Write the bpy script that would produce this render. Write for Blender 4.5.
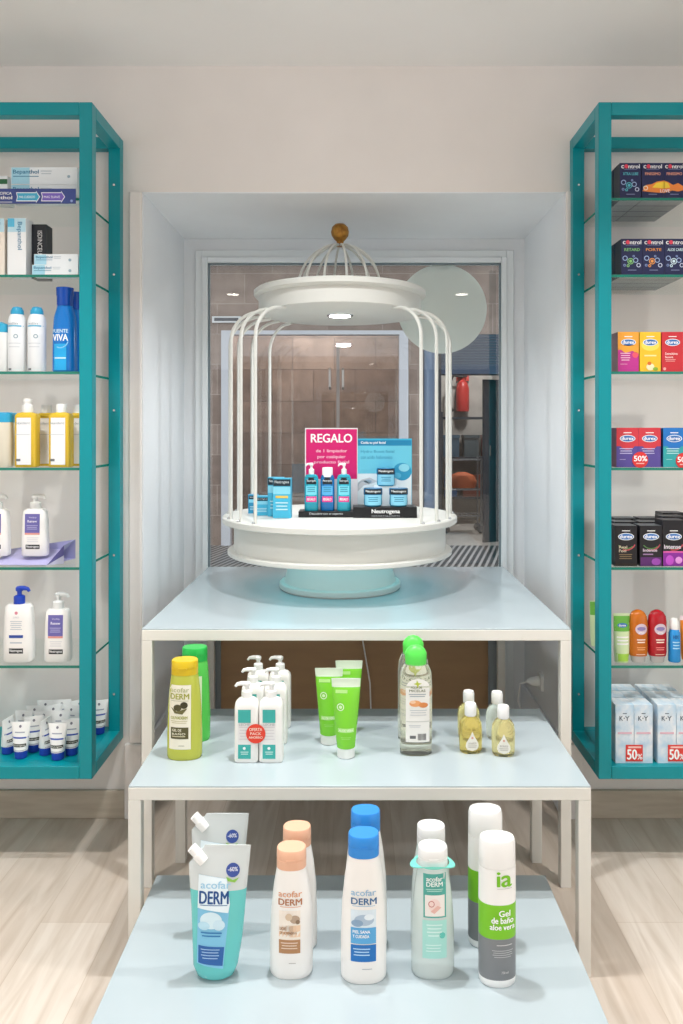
import bpy, math, random
from mathutils import Vector, Matrix
R_ = math.radians
random.seed(7)
for o in list(bpy.data.objects): bpy.data.objects.remove(o, do_unlink=True)
SC = bpy.context.scene
COL = SC.collection

# ------------------------------------------------------------------ camera, world, lights, exposure
F, VX, VY, H = 800.0, 355.0, 430.0, 1.3          # focal length in px, vanishing point, eye height
cd = bpy.data.cameras.new('camera'); cam = bpy.data.objects.new('camera', cd); COL.objects.link(cam)
cam.location = (0, 0, H); cam.rotation_euler = (R_(90), 0, 0)
cd.sensor_fit = 'VERTICAL'; cd.sensor_height = 36; cd.lens = 36 * F / 1024
cd.shift_x = -(VX - 341.5) / 1024; cd.shift_y = -(512 - VY) / 1024
cd.clip_start = 0.02; cd.clip_end = 100
SC.camera = cam
w = bpy.data.worlds.new('world'); SC.world = w; w.use_nodes = True
w.node_tree.nodes['Background'].inputs[0].default_value = (0.93, 0.97, 1.0, 1)
w.node_tree.nodes['Background'].inputs[1].default_value = 1.25
vs = SC.view_settings
vs.view_transform = 'Standard'; vs.look = 'None'; vs.gamma = 1; vs.use_curve_mapping = False
vs.exposure = 0.33
CEIL = 2.524
# ceiling downlights (x, y, watts, colour)
DOWNLIGHTS = [(-0.05, 1.87, 8.5, (.95, .98, 1), 'round ceiling downlight directly above the front edge of the tallest table'),
              (-1.03, 1.58, 8, (1, .96, .92), 'round ceiling downlight in front of the left wall cabinet'),
              (1.03, 1.58, 8, (1, .96, .92), 'round ceiling downlight in front of the right wall cabinet'),
              (-1.10, -0.52, 12, (1, .98, .96), 'round ceiling downlight mirrored at the upper left of the window glass'),
              (0.96, -0.52, 12, (1, .98, .96), 'round ceiling downlight mirrored over the frosted window sticker'),
              (-0.17, -4.8, 12, (1, .98, .96), 'round ceiling downlight mirrored in the window just below the cage lamp'),
              (0.30, -8.1, 12, (1, .98, .96), 'farthest round ceiling downlight, mirrored smallest in the window')]

def X(px, D): return (px - VX) * D / F
def Z(py, D): return H - (py - VY) * D / F

# ------------------------------------------------------------------ materials
def lin(c):
    c = c.lstrip('#'); v = [int(c[i:i+2], 16) / 255 for i in (0, 2, 4)]
    return tuple(((x / 12.92) if x <= .04045 else ((x + .055) / 1.055) ** 2.4) for x in v) + (1,)
_m = {}
def mat(c, rough=.45, metal=0, trans=0, emit=0, spec=.5, ior=1.45, coat=0, sss=0, name=None):
    key = (c, rough, metal, trans, emit, spec, ior, coat, sss, name)
    if key in _m: return _m[key]
    m = bpy.data.materials.new(name or 'paint_' + c.strip('#')); m.use_nodes = True
    b = m.node_tree.nodes['Principled BSDF']
    b.inputs['Base Color'].default_value = lin(c); b.inputs['Roughness'].default_value = rough
    b.inputs['Metallic'].default_value = metal; b.inputs['Transmission Weight'].default_value = trans
    b.inputs['Specular IOR Level'].default_value = spec; b.inputs['IOR'].default_value = ior
    b.inputs['Coat Weight'].default_value = coat
    if sss:
        b.inputs['Subsurface Weight'].default_value = sss; b.inputs['Subsurface Scale'].default_value = .02
    if emit:
        b.inputs['Emission Color'].default_value = lin(c); b.inputs['Emission Strength'].default_value = emit
    _m[key] = m; return m

def noisy(name, c1, c2, scale=4, rough=.6, bump=0, detail=4, stretch=(1, 1, 1)):
    m = bpy.data.materials.new(name); m.use_nodes = True; nt = m.node_tree; b = nt.nodes['Principled BSDF']
    tc = nt.nodes.new('ShaderNodeTexCoord'); mp = nt.nodes.new('ShaderNodeMapping'); mp.inputs['Scale'].default_value = stretch
    n = nt.nodes.new('ShaderNodeTexNoise'); n.inputs['Scale'].default_value = scale; n.inputs['Detail'].default_value = detail
    r = nt.nodes.new('ShaderNodeValToRGB'); r.color_ramp.elements[0].color = lin(c1); r.color_ramp.elements[1].color = lin(c2)
    r.color_ramp.elements[0].position = .35; r.color_ramp.elements[1].position = .65
    nt.links.new(tc.outputs['Object'], mp.inputs[0]); nt.links.new(mp.outputs[0], n.inputs['Vector'])
    nt.links.new(n.outputs[0], r.inputs[0]); nt.links.new(r.outputs[0], b.inputs['Base Color'])
    b.inputs['Roughness'].default_value = rough
    if bump:
        bp = nt.nodes.new('ShaderNodeBump'); bp.inputs['Strength'].default_value = bump; bp.inputs['Distance'].default_value = .01
        nt.links.new(n.outputs[0], bp.inputs['Height']); nt.links.new(bp.outputs[0], b.inputs['Normal'])
    return m

def clear_glass(name, tint=(1, 1, 1, 1), refl=.06, rough=.0, grow=.6):
    m = bpy.data.materials.new(name); m.use_nodes = True; nt = m.node_tree; nt.nodes.clear()
    out = nt.nodes.new('ShaderNodeOutputMaterial'); mx = nt.nodes.new('ShaderNodeMixShader')
    t = nt.nodes.new('ShaderNodeBsdfTransparent'); t.inputs[0].default_value = tint
    g = nt.nodes.new('ShaderNodeBsdfGlossy'); g.inputs['Roughness'].default_value = rough; g.inputs[0].default_value = (1, 1, 1, 1)
    lw = nt.nodes.new('ShaderNodeLayerWeight'); lw.inputs[0].default_value = .25
    ma = nt.nodes.new('ShaderNodeMath'); ma.operation = 'MULTIPLY_ADD'; ma.inputs[1].default_value = grow; ma.inputs[2].default_value = refl
    nt.links.new(lw.outputs['Fresnel'], ma.inputs[0]); nt.links.new(ma.outputs[0], mx.inputs[0])
    nt.links.new(t.outputs[0], mx.inputs[1]); nt.links.new(g.outputs[0], mx.inputs[2]); nt.links.new(mx.outputs[0], out.inputs[0])
    return m

def wood_floor():
    m = bpy.data.materials.new('pale_oak_planks'); m.use_nodes = True; nt = m.node_tree; b = nt.nodes['Principled BSDF']
    L = nt.links.new; tc = nt.nodes.new('ShaderNodeTexCoord')
    mp = nt.nodes.new('ShaderNodeMapping'); mp.inputs['Rotation'].default_value = (0, 0, R_(90)); mp.inputs['Location'].default_value = (.4, .07, 0)
    br = nt.nodes.new('ShaderNodeTexBrick'); br.inputs['Scale'].default_value = 1; br.inputs['Brick Width'].default_value = 1.25
    br.inputs['Row Height'].default_value = .19; br.inputs['Mortar Size'].default_value = .0012; br.offset = .37
    br.inputs['Color1'].default_value = lin('#D6C8BA'); br.inputs['Color2'].default_value = lin('#E2D7CB'); br.inputs['Mortar'].default_value = lin('#CFC0B0')
    mg = nt.nodes.new('ShaderNodeMapping'); mg.inputs['Scale'].default_value = (9, .9, 1)
    ns = nt.nodes.new('ShaderNodeTexNoise'); ns.inputs['Scale'].default_value = 2.2; ns.inputs['Detail'].default_value = 8; ns.inputs['Distortion'].default_value = 1.2
    rp = nt.nodes.new('ShaderNodeValToRGB'); rp.color_ramp.elements[0].color = lin('#C8BAA9'); rp.color_ramp.elements[1].color = lin('#FFFFFF')
    rp.color_ramp.elements[0].position = .3; rp.color_ramp.elements[1].position = .62
    mx = nt.nodes.new('ShaderNodeMix'); mx.data_type = 'RGBA'; mx.blend_type = 'MULTIPLY'; mx.inputs[0].default_value = .5
    L(tc.outputs['Object'], mp.inputs[0]); L(mp.outputs[0], br.inputs['Vector']); L(tc.outputs['Object'], mg.inputs[0]); L(mg.outputs[0], ns.inputs['Vector'])
    L(ns.outputs[0], rp.inputs[0]); L(br.outputs['Color'], mx.inputs[6]); L(rp.outputs[0], mx.inputs[7]); L(mx.outputs[2], b.inputs['Base Color'])
    b.inputs['Roughness'].default_value = .38
    return m

def brick_mat(name, c1, c2, mortar, w_, h_, ms=.006, rough=.6, noise=.5):
    m = bpy.data.materials.new(name); m.use_nodes = True; nt = m.node_tree; b = nt.nodes['Principled BSDF']; L = nt.links.new
    tc = nt.nodes.new('ShaderNodeTexCoord'); mp = nt.nodes.new('ShaderNodeMapping'); mp.inputs['Rotation'].default_value = (R_(90), 0, 0)
    br = nt.nodes.new('ShaderNodeTexBrick'); br.inputs['Scale'].default_value = 1; br.inputs['Brick Width'].default_value = w_; br.inputs['Row Height'].default_value = h_
    br.inputs['Mortar Size'].default_value = ms; br.inputs['Color1'].default_value = lin(c1); br.inputs['Color2'].default_value = lin(c2); br.inputs['Mortar'].default_value = lin(mortar)
    n = nt.nodes.new('ShaderNodeTexNoise'); n.inputs['Scale'].default_value = 5; n.inputs['Detail'].default_value = 6
    rp = nt.nodes.new('ShaderNodeValToRGB'); rp.color_ramp.elements[0].color = (.25, .2, .17, 1); rp.color_ramp.elements[1].color = (1, 1, 1, 1)
    rp.color_ramp.elements[0].position = .3; rp.color_ramp.elements[1].position = .65
    mx = nt.nodes.new('ShaderNodeMix'); mx.data_type = 'RGBA'; mx.blend_type = 'MULTIPLY'; mx.inputs[0].default_value = noise
    L(tc.outputs['Object'], mp.inputs[0]); L(mp.outputs[0], br.inputs['Vector']); L(tc.outputs['Object'], n.inputs['Vector']); L(n.outputs[0], rp.inputs[0])
    L(br.outputs['Color'], mx.inputs[6]); L(rp.outputs[0], mx.inputs[7]); L(mx.outputs[2], b.inputs['Base Color']); b.inputs['Roughness'].default_value = rough
    return m

WALL = noisy('wall_paint', '#E7E1DD', '#ECE6E2', 3, .7)
NICHE = noisy('niche_paint', '#E6E9EC', '#EBEEF1', 3, .6)
CEILM = noisy('ceiling_paint', '#EFEEED', '#F2F1F0', 2, .8)
FLOOR = wood_floor()
TEAL = mat('#008F99', .32, spec=.4, name='teal_lacquer')
CREAM = mat('#DADAD4', .4, name='cream_lacquer')
FRAMEW = mat('#E6E3DB', .45, name='off_white_metal')
TOPW = mat('#B3BFC4', .2, name='white_glass_top')
WHITE = mat('#F4F4F2', .35, name='white_plastic')
GLASS = clear_glass('window_glass', (.97, .98, .98, 1), .05)
SHELFG = clear_glass('shelf_glass', (.97, .99, .985, 1), .02, grow=.12)
SHELFE = mat('#1E7A68', .2, name='shelf_glass_edge')
STEEL = mat('#C9CCCE', .25, 1, name='screw_steel')

# ------------------------------------------------------------------ mesh builder
def lerp(a, b, t): return a + (b - a) * t
class MB:
    def __init__(s): s.v = []; s.f = []; s.m = []; s.mats = []
    def mi(s, m):
        if m not in s.mats: s.mats.append(m)
        return s.mats.index(m)
    def face(s, idx, m): s.f.append(tuple(idx)); s.m.append(s.mi(m))
    def quadv(s, pts, m):
        b = len(s.v); s.v += [tuple(p) for p in pts]; s.face(range(b, b + len(pts)), m)
    def box(s, x0, x1, y0, y1, z0, z1, m, mt=None, mb=None, ms=None, mf=None):
        b = len(s.v)
        s.v += [(x0, y0, z0), (x1, y0, z0), (x1, y1, z0), (x0, y1, z0), (x0, y0, z1), (x1, y0, z1), (x1, y1, z1), (x0, y1, z1)]
        for q, mm in (((3, 2, 1, 0), mb or m), ((4, 5, 6, 7), mt or m), ((0, 1, 5, 4), mf or m), ((2, 3, 7, 6), m), ((1, 2, 6, 5), ms or m), ((3, 0, 4, 7), ms or m)):
            s.face([b + i for i in q], mm)
        return s
    def loft(s, secs, m, n=40, mats=None, caps=(True, True)):
        """secs: (z, rx, ry, e, cx, cy)"""
        b = len(s.v)
        for q in secs:
            z, rx, ry, e = q[:4]; cx = q[4] if len(q) > 4 else 0; cy = q[5] if len(q) > 5 else 0
            for i in range(n):
                a = 2 * math.pi * i / n; c, d = math.cos(a), math.sin(a)
                s.v.append((cx + rx * math.copysign(abs(c) ** (2 / e), c), cy + ry * math.copysign(abs(d) ** (2 / e), d), z))
        for k in range(len(secs) - 1):
            mm = mats[k] if mats else m
            for i in range(n):
                j = (i + 1) % n; s.face((b + k*n + i, b + k*n + j, b + (k+1)*n + j, b + (k+1)*n + i), mm)
        if caps[0]: s.face([b + i for i in reversed(range(n))], mats[0] if mats else m)
        if caps[1]: s.face([b + (len(secs)-1)*n + i for i in range(n)], mats[-1] if mats else m)
        return s
    def lathe(s, prof, m, n=64, c=(0, 0), mats=None, caps=(True, True)):
        return s.loft([(z, r, r, 2, c[0], c[1]) for r, z in prof], m, n, mats, caps)
    def tube(s, pts, r, m, n=8, rs=None):
        pts = [Vector(p) for p in pts]; b = len(s.v); N = len(pts)
        up = None
        for k, p in enumerate(pts):
            t = (pts[min(k+1, N-1)] - pts[max(k-1, 0)]).normalized()
            if up is None:
                up = Vector((0, 0, 1)) if abs(t.z) < .9 else Vector((1, 0, 0))
            u = t.cross(up).normalized(); up = u.cross(t).normalized(); rr = rs[k] if rs else r
            for i in range(n):
                a = 2 * math.pi * i / n; s.v.append(tuple(p + u * rr * math.cos(a) + up * rr * math.sin(a)))
        for k in range(N - 1):
            for i in range(n):
                j = (i + 1) % n; s.face((b + k*n + i, b + k*n + j, b + (k+1)*n + j, b + (k+1)*n + i), m)
        s.face([b + i for i in reversed(range(n))], m); s.face([b + (N-1)*n + i for i in range(n)], m)
        return s
    def sphere(s, c, r, m, n=24, sz=1):
        pr = [(max(r * math.sin(math.pi * i / 14), 1e-5), c[2] - r * sz * math.cos(math.pi * i / 14)) for i in range(15)]
        return s.lathe(pr, m, n, (c[0], c[1]))
    def build(s, name, parent=None, bevel=0, loc=None, flat=False):
        me = bpy.data.meshes.new(name); me.from_pydata(s.v, [], s.f)
        for m in s.mats: me.materials.append(m)
        me.polygons.foreach_set('material_index', s.m); me.update(); me.validate()
        if not flat:
            me.polygons.foreach_set('use_smooth', [True] * len(me.polygons))
            me.set_sharp_from_angle(angle=R_(38))
        o = bpy.data.objects.new(name, me); COL.objects.link(o)
        if parent: o.parent = parent
        if loc: o.location = loc
        if bevel:
            md = o.modifiers.new('bevel', 'BEVEL'); md.width = bevel; md.segments = 2; md.limit_method = 'ANGLE'
        return o

# ------------------------------------------------------------------ printed designs (labels) laid on a surface
_t = {}
def text_geo(t, bold):
    k = (t, bold)
    if k in _t: return _t[k]
    c = bpy.data.curves.new('lettering', 'FONT'); c.body = t; c.size = 1; c.resolution_u = 3; c.align_x = 'LEFT'
    c.fill_mode = 'FRONT'
    o = bpy.data.objects.new('lettering', c); COL.objects.link(o); bpy.context.view_layer.update()
    dg = bpy.context.evaluated_depsgraph_get(); me = bpy.data.meshes.new_from_object(o.evaluated_get(dg))
    vs_ = [(v.co.x, v.co.y) for v in me.vertices]; fs = [tuple(p.vertices) for p in me.polygons]
    bpy.data.objects.remove(o); bpy.data.curves.remove(c); bpy.data.meshes.remove(me)
    xs = [v[0] for v in vs_] or [0, 1]; ys = [v[1] for v in vs_] or [0, 1]
    _t[k] = (vs_, fs, min(xs), max(xs), min(ys), max(ys)); return _t[k]

class Design:
    """coordinates are given in photo pixels: centre cx, base by, k metres per pixel"""
    def __init__(s, k, cx, by, step=None): s.k, s.cx, s.by = k, cx, by; s.it = []; s.step = step
    def _p(s, x, y): return ((x - s.cx) * s.k, (s.by - y) * s.k)
    def rect(s, x0, y0, x1, y1, c, L=0, rough=.5):
        m = mat(c, rough) if isinstance(c, str) else c
        a = s._p(x0, y1); b = s._p(x1, y0); nx = max(1, int(math.ceil((b[0]-a[0]) / s.step))) if s.step else 1
        nz = max(1, int(math.ceil((b[1]-a[1]) / (s.step * 2)))) if s.step else 1
        V = [(lerp(a[0], b[0], i/nx), lerp(a[1], b[1], j/nz)) for j in range(nz+1) for i in range(nx+1)]
        Fc = [(j*(nx+1)+i, j*(nx+1)+i+1, (j+1)*(nx+1)+i+1, (j+1)*(nx+1)+i) for j in range(nz) for i in range(nx)]
        s.it.append((V, Fc, m, L)); return s
    def poly(s, pts, c, L=0):
        m = mat(c, .5) if isinstance(c, str) else c; P = [s._p(*p) for p in pts]
        ar = sum(P[i][0]*P[(i+1) % len(P)][1] - P[(i+1) % len(P)][0]*P[i][1] for i in range(len(P)))
        if ar < 0: P = P[::-1]
        x0, x1 = min(p[0] for p in P), max(p[0] for p in P); z0, z1 = min(p[1] for p in P), max(p[1] for p in P)
        if s.step and max((x1 - x0) / s.step, (z1 - z0) / s.step / 2) > 1:
            def clip(Q, ax, v, keep):
                R = []
                for i in range(len(Q)):
                    a, b = Q[i], Q[(i+1) % len(Q)]; ia, ib = (a[ax] - v) * keep >= 0, (b[ax] - v) * keep >= 0
                    if ia: R.append(a)
                    if ia != ib:
                        t = (v - a[ax]) / (b[ax] - a[ax]); R.append((lerp(a[0], b[0], t), lerp(a[1], b[1], t)))
                return R
            nx = max(1, math.ceil((x1-x0) / s.step)); nz = max(1, math.ceil((z1-z0) / s.step / 2)); V = []; Fc = []; idx = {}
            for i in range(nx):
                A = clip(clip(P, 0, lerp(x0, x1, i/nx), 1), 0, lerp(x0, x1, (i+1)/nx), -1)
                for j in range(nz):
                    if len(A) < 3: continue
                    B = clip(clip(A, 1, lerp(z0, z1, j/nz), 1), 1, lerp(z0, z1, (j+1)/nz), -1)
                    if len(B) < 3: continue
                    f = []
                    for p in B:
                        key = (round(p[0], 6), round(p[1], 6))
                        if key not in idx: idx[key] = len(V); V.append(p)
                        if idx[key] not in f: f.append(idx[key])
                    if len(f) >= 3: Fc.append(tuple(f))
            s.it.append((V, Fc, m, L)); return s
        s.it.append(([s._p(*p) for p in pts][::-1], [tuple(range(len(pts)))], mat(c, .5) if isinstance(c, str) else c, L)); return s
    def disc(s, x, y, rx, c, L=0, ry=None, n=24):
        ry = ry or rx
        return s.poly([(x + rx*math.cos(2*math.pi*i/n), y + ry*math.sin(2*math.pi*i/n)) for i in range(n)], c, L)
    def ring(s, x, y, r, wd, c, L=0, n=18, ry=None, a0=0, a1=360):
        ry = ry or r; V = []; Fc = []
        for i in range(n+1):
            a = R_(lerp(a0, a1, i/n))
            V.append(s._p(x + r*math.cos(a), y + ry*math.sin(a))); V.append(s._p(x + (r-wd)*math.cos(a), y + (ry-wd)*math.sin(a)))
        for i in range(n): Fc.append((2*i, 2*i+1, 2*i+3, 2*i+2)[::1])
        s.it.append((V, Fc, mat(c, .5), L)); return s
    def text(s, t, x0, y0, x1, y1, c, L=1, bold=.012):
        """the text fills the pixel box x0..x1, y0..y1"""
        vs_, fs, a, b, e, g = text_geo(t, bold); P, Q = s._p(x0, y1), s._p(x1, y0)
        V = [(lerp(P[0], Q[0], (x-a)/(b-a)), lerp(P[1], Q[1], (y-e)/(g-e))) for x, y in vs_]
        q = bold * 1.7 * (Q[1] - P[1]) / (g - e)
        for i, (dx, dz) in enumerate(((-q, 0), (q, 0), (0, q * .6), (0, -q * .6)) if bold else ((0, 0),)):
            s.it.append(([(x + dx, z + dz) for x, z in V], fs, mat(c, .5) if isinstance(c, str) else c, L + i * .12))
        return s
    def lines(s, x0, y0, x1, y1, n, c, L=1, fill=.4):
        """illegible fine print as thin bars"""
        h = (y1 - y0) / n
        for i in range(n):
            e = (x1 - x0) * [0, .12, .05, .2][i % 4]
            s.rect(x0 + e/2, y0 + i*h, x1 - e/2, y0 + i*h + h*fill, c, L)
        return s
    def put(s, mb, surf):
        for V, Fc, m, L in s.it:
            b = len(mb.v)
            for x, z in V: mb.v.append(surf(x, z, .0005 + .0004 * L))
            for f in Fc: mb.face([b + i for i in f], m)
        return mb
    def build(s, name, parent, surf): return s.put(MB(), surf).build(name, parent, flat=True)

def flat_front(y): return lambda x, z, o: (x, y - o, z)
def wrap(secs):
    def f(x, z, o):
        z_ = min(max(z, secs[0][0]), secs[-1][0])
        for a, b in zip(secs, secs[1:]):
            if a[0] <= z_ <= b[0]:
                t = (z_ - a[0]) / max(b[0] - a[0], 1e-6)
                g = lambda i, df=0: lerp(a[i] if len(a) > i else df, b[i] if len(b) > i else df, t)
                rx, ry, e, cx, cy = g(1), g(2), g(3), g(4), g(5)
                u = min(abs((x - cx) / rx), .97)
                return (x, cy - ry * (1 - u ** e) ** (1 / e) - o, z)
        return (x, -secs[-1][2] - o, z)
    return f

# ------------------------------------------------------------------ scene graph helpers
def tag(o, label=None, cat=None, group=None, kind=None):
    for k, v in (('label', label), ('category', cat), ('group', group), ('kind', kind)):
        if v: o[k] = v
    return o
def thing(name, label, cat, loc=(0, 0, 0), rotz=0, group=None):
    o = bpy.data.objects.new(name, None); COL.objects.link(o); o.empty_display_size = .05
    o.location = loc; o.rotation_euler = (0, 0, R_(rotz)); return tag(o, label, cat, group)
def dup(root, loc, label=None, rotz=None, group=None):
    def cp(o, par):
        c = o.copy(); COL.objects.link(c)
        if par: c.parent = par
        for ch in list(o.children): cp(ch, c)
        return c
    r = cp(root, None); r.location = loc
    if rotz is not None: r.rotation_euler = (0, 0, R_(rotz))
    return tag(r, label, None, group)
def struct(mb, name, bevel=0, flat=True):
    o = mb.build(name, None, bevel, flat=flat); return tag(o, kind='structure')

# ================================================================== THE ROOM
WY = 2.69                                   # wall plane
NX0, NX1, NZ, NY = -.716, .709, 2.10, 3.33   # niche opening and its back plane
RX = 3.2; RB = -9.5
b = MB(); b.box(-RX - .2, RX + .2, RB, NY + .08, -.1, 0, FLOOR); struct(b, 'floor')
b = MB(); b.box(-RX - .2, RX + .2, RB, NY + .3, CEIL, CEIL + .1, CEILM); struct(b, 'ceiling')
b = MB()
b.box(-RX, NX0, WY, NY + .08, 0, CEIL, WALL); b.box(NX1, RX, WY, NY + .08, 0, CEIL, WALL); b.box(NX0, NX1, WY, NY + .08, NZ, CEIL, WALL)
struct(b, 'wall_back')
# niche lining: two cheeks, soffit and the back around the window
b = MB()
b.box(NX0, NX0 + .004, WY, NY, 0, NZ, NICHE); b.box(NX1 - .004, NX1, WY, NY, 0, NZ, NICHE); b.box(NX0, NX1, WY, NY, NZ - .004, NZ, NICHE)
WX0, WX1, WZ = X(203, NY), X(506, NY), Z(258, NY)
b.box(NX0, WX0, NY, NY + .08, 0, NZ, NICHE); b.box(WX1, NX1, NY, NY + .08, 0, NZ, NICHE); b.box(WX0, WX1, NY, NY + .08, WZ, NZ, NICHE)
struct(b, 'wall_niche')
for nm, x0 in (('wall_left', -RX - .2), ('wall_right', RX)):      # solid beside the cabinets, left open further back to admit world light as fill
    b = MB(); b.box(x0, x0 + .2, 1.0, WY, 0, CEIL, WALL); b.box(x0, x0 + .2, RB, 1.0, 0, .25, WALL)
    for yy in (-1.8, -4.6, -7.4): b.box(x0, x0 + .2, yy - .15, yy + .15, .25, CEIL, WALL)
    struct(b, nm)
b = MB(); b.box(-RX - .2, RX + .2, RB - .2, RB, 0, CEIL, noisy('far_wall_paint', '#A59A90', '#8F857D', 1.5, .7)); struct(b, 'wall_front')
BASEB = noisy('oak_baseboard', '#B9AC9A', '#C8BCAB', 6, .35, stretch=(1, 8, 8))
b = MB(); b.box(-RX, X(126, WY) , WY - .014, WY, 0, .093, BASEB); struct(b, 'baseboard_left', .003)
b = MB(); b.box(X(571, WY), RX, WY - .014, WY, 0, .093, BASEB); struct(b, 'baseboard_right', .003)
b = MB(); b.box(X(130, WY), NX0, WY - .012, WY, .25, NZ, WALL); b.box(X(126, WY), NX0 + .004, WY - .022, WY, 0, .25, WALL); struct(b, 'trim_1', .004)
b = MB(); b.box(NX1, NX1 + .038, WY - .012, WY, .25, NZ, WALL); b.box(NX1 - .004, NX1 + .05, WY - .022, WY, 0, .25, WALL); struct(b, 'trim_2', .004)
b = MB()
for x0, x1 in ((NX0 + .004, NX0 + .018), (NX1 - .018, NX1 - .004)): b.box(x0, x1, WY, NY, 0, .25, NICHE)
struct(b, 'baseboard_niche', .004)

# window unit: frame, glass above, brown panel below
win = bpy.data.objects.new('window_1', None); COL.objects.link(win); tag(win, kind='structure'); win.location = (0, NY, 0)
WFR = mat('#EAEFF1', .35, name='window_frame_paint')
b = MB(); t = .022
for (x0, x1, z0, z1) in ((WX0, WX0 + t, 0, WZ), (WX1 - t, WX1, 0, WZ), (WX0 + t, WX1 - t, WZ - t, WZ), (WX0 + t, WX1 - t, .60, .70)):
    b.box(x0, x1, -.022, .05, z0, z1, WFR)
for (x0, x1) in ((WX0 - .03, WX0), (WX1, WX1 + .03)): b.box(x0, x1, -.012, 0, 0, WZ + .03, WFR)
b.box(WX0, WX1, -.012, 0, WZ, WZ + .03, WFR)
b.build('window_frame', win, .002)
b = MB(); b.box(WX0 + t, WX1 - t, .010, .016, .70, WZ - t, GLASS); b.build('pane', win, flat=True)
b = MB(); g = mat('#6F7F86', .4)
for (x0, x1, z0, z1) in ((WX0 + t, WX0 + t + .006, .70, WZ - t), (WX1 - t - .006, WX1 - t, .70, WZ - t), (WX0 + t, WX1 - t, WZ - t - .006, WZ - t)):
    b.box(x0, x1, -.004, .010, z0, z1, g)
b.build('gasket', win)
PANEL = noisy('brown_panel', '#A78461', '#B08C66', 3, .5, stretch=(1, 1, 6))
b = MB(); b.box(WX0 + t, WX1 - t, .0, .03, .0, .60, PANEL); b.build('lower_panel', win)
b = MB(); gf = mat('#8D969B', .4)
for x0, x1 in ((WX0 + t, WX0 + .075), (WX1 - .075, WX1 - t)): b.box(x0, x1, -.012, 0, 0, .60, gf)
b.build('panel_stile', win)

# frosted round sticker on the outer face of the glass
FROST = mat('#EAF4F0', .6, name='frosted_film')
b = MB(); cx, cz, r = X(442, NY + .02), Z(309, NY + .02), .187
b.loft([(0, r, r, 2), (.0012, r, r, 2)], FROST, 72)
o = b.build('window_sticker'); o.rotation_euler = (R_(90), 0, 0); o.location = (cx, NY + .0185, cz)
tag(o, 'large round frosted sticker on the window glass behind the white cage', 'sticker')

# ================================================================== PASSAGE BEYOND THE WINDOW
FY = 9.0
STONE = brick_mat('stone_cladding', '#A2938B', '#8B7B73', '#B5ABA4', .62, .34, .004, .55, .45)
STONE_D = brick_mat('dark_stone_tiles', '#A08A78', '#806B5B', '#5A4A40', .55, .42, .005, .4, .6)
b = MB(); b.box(-7, 7, NY + .08, FY, -.1, 0, noisy('passage_paving', '#9A9896', '#8B8987', 3, .5)); struct(b, 'passage_floor')
# striped drain grating in front of the shop opposite
b = MB(); gm = mat('#34393D', .5); b.box(-4, 4, 7.3, FY - .02, .0, .004, mat('#A9ABAD', .5))
for i in range(130):
    x = -4 + i * .064; b.quadv([(x, 7.3, .008), (x + .036, 7.3, .008), (x + .436, FY - .05, .008), (x + .40, FY - .05, .008)], gm)
struct(b, 'drain_grating')
b = MB(); b.box(-7, 7, NY + .3, FY + 4, 3.3, 3.4, CEILM); struct(b, 'added_passage_ceiling')  # unseen ceiling, added to keep world light off the passage
fx = lambda p: X(p, FY); fz = lambda p: Z(p, FY)
b = MB()
b.box(-7, fx(222), FY, FY + .3, 0, 3.3, STONE); b.box(fx(222), fx(408), FY, FY + .3, fz(331), 3.3, STONE); b.box(fx(408), fx(424), FY, FY + .3, 0, 3.3, STONE)
b.box(fx(424), 7, FY, FY + .3, fz(334), 3.3, STONE); b.box(fx(505), 7, FY, FY + .3, 0, fz(334), STONE)
struct(b, 'passage_wall')
# entrance opposite
dr = bpy.data.objects.new('door_1', None); COL.objects.link(dr); tag(dr, kind='structure'); dr.location = (0, FY, 0)
AL = mat('#C7CFDA', .35, name='aluminium_paint')
b = MB()
for x0, x1, z0, z1 in ((fx(222), fx(231), 0, fz(331)), (fx(399), fx(408), 0, fz(331)), (fx(231), fx(399), fz(335), fz(331))): b.box(x0, x1, -.06, .1, z0, z1, AL)
b.build('door_frame', dr)
b = MB(); b.box(fx(336.5), fx(339.5), -.02, .04, 0, fz(345), mat('#8E8A88', .4)); b.build('mullion', dr)
for px in (330, 343):
    b = MB(); b.tube([(fx(px), -.03, fz(389)), (fx(px), -.09, fz(387)), (fx(px), -.09, fz(371)), (fx(px), -.03, fz(369))], .014, mat('#A9A5A2', .3, .5)); b.build('door_handle', dr)
b = MB(); b.box(fx(231), fx(399), .0, .01, 0, fz(335), clear_glass('entrance_glass', (.9, .9, .92, 1), .04)); b.build('pane', dr, flat=True)
b = MB(); b.box(fx(222) - .1, fx(408) + .1, FY + 1.6, FY + 1.7, 0, 3.3, STONE_D); b.box(fx(222) - .1, fx(222), FY + .3, FY + 1.6, 0, 3.3, STONE_D); b.box(fx(408), fx(408) + .1, FY + .3, FY + 1.6, 0, 3.3, STONE_D)
b.box(fx(222), fx(408), FY, FY + 1.6, -.05, 0, mat('#7A6D66', .4)); struct(b, 'passage_lobby')
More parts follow.
